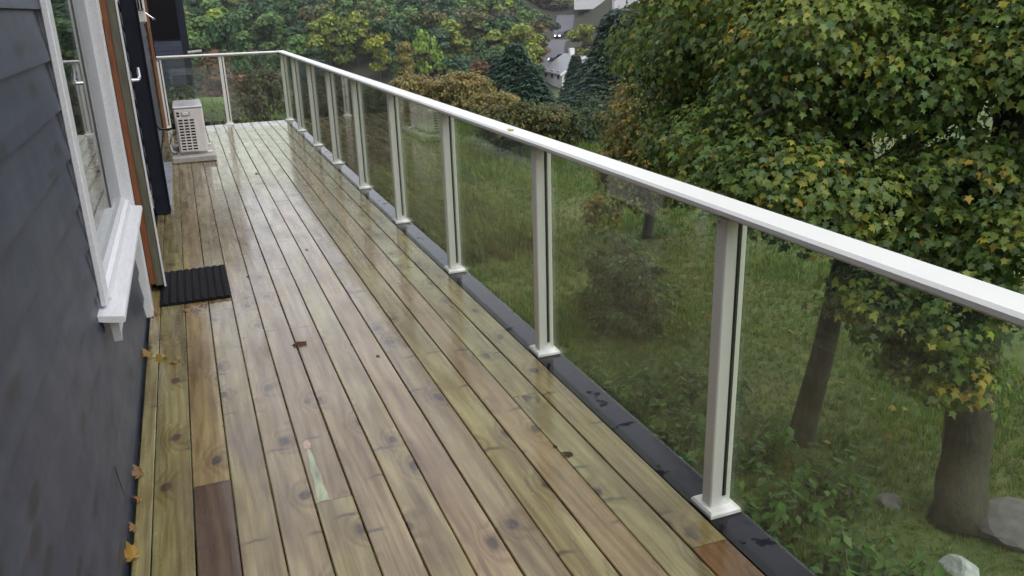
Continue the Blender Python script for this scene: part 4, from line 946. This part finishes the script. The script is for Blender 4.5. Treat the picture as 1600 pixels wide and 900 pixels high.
tag(o, 'yellow and brown fallen leaves scattered over the lawn', 'leaves', None, 'stuff')
def weed(x, y, h, label, col, group):
    g = float(height(x, y)); t = empty('weed_plant', (x, y, g), label, 'plant', group)
    mb = MB(); P, N, T, Z = [], [], [], []
    for s_ in range(7):
        a = random.uniform(0, 6.28); l_ = random.uniform(.6, 1)*h; tx, ty = math.cos(a)*l_*.45, math.sin(a)*l_*.45
        mb.tube([(0, 0, -.03), (tx*.4, ty*.4, l_*.55), (tx, ty, l_)], [.006, .005, .002], 4)
        for q in range(8):
            u = .3+.7*q/7; b = random.uniform(0, 6.28); P.append((tx*u, ty*u, l_*u)); o_ = np.array([math.cos(b), math.sin(b), 0]); N.append(UP*.9+o_*.3+rng.normal(size=3)*.2); T.append(o_-UP*.25); Z.append(random.uniform(.07, .13))
    mb.obj('stem', MT['olive'], t)
    n_ = len(P); o = link('foliage', scatter_mesh('foliage', SMALL, SMALL_F, np.array(P), np.array(N), np.array(T), np.array(Z), pick(col, [1]*len(col), n_)), t, None, MT['leaf']); o['kind'] = 'stuff'
WC = [(.07, .155, .032), (.10, .20, .042), (.055, .12, .03)]
k = 0
for _ in range(400):
    if k >= 70: break
    x = random.uniform(2.6, 5.2); y = random.uniform(2.6, 7.2)
    if x > 2.3+ .45*y+.9 or (x > 4.9 and y < 4.2): continue
    weed(x, y, random.uniform(.35, .7), f"leafy green weed {('close under the flashing', 'in mid slope', 'near the slender trunk')[int(np.searchsorted([3.4, 4.4], x))]} {('below the nearest pane', 'below the nearest post', 'below the second pane')[int(np.searchsorted([3.8, 5.2], y))]}", WC, 'leafy weeds below the nearest panes'); k += 1
for _ in range(16):
    wx, wy = random.uniform(-.3, 2.6), random.uniform(13.6, 17); wh = random.uniform(.5, .9)
    weed(wx, wy, wh, f"{'short' if wh < .63 else 'medium' if wh < .78 else 'tall'} bright green weed {'just' if wy < 14.8 else 'well' if wy < 16 else 'farthest'} behind the end railing {('beside the wall post', 'behind the middle post', 'behind its right pane', 'past its corner')[int(np.searchsorted([.4, 1.1, 1.7], wx))]}", [(.10, .17, .03), (.13, .19, .035)], 'tall weeds behind the end railing')

# ------------------------------------------------------------------ damp air
hz = MB().box(-440, 440, -440, 440, -13, 48).mesh('haze'); hm = bpy.data.materials.new('damp_air'); hm.use_nodes = True
ht = hm.node_tree; ht.nodes.remove(ht.nodes['Principled BSDF']); pv = ht.nodes.new('ShaderNodeVolumePrincipled')
pv.inputs['Color'].default_value = (.88, .90, .95, 1); pv.inputs['Density'].default_value = .00035; pv.inputs['Anisotropy'].default_value = .2
ht.links.new(pv.outputs[0], ht.nodes['Material Output'].inputs['Volume'])
tag(link('haze', hz, None, None, hm), kind='stuff')
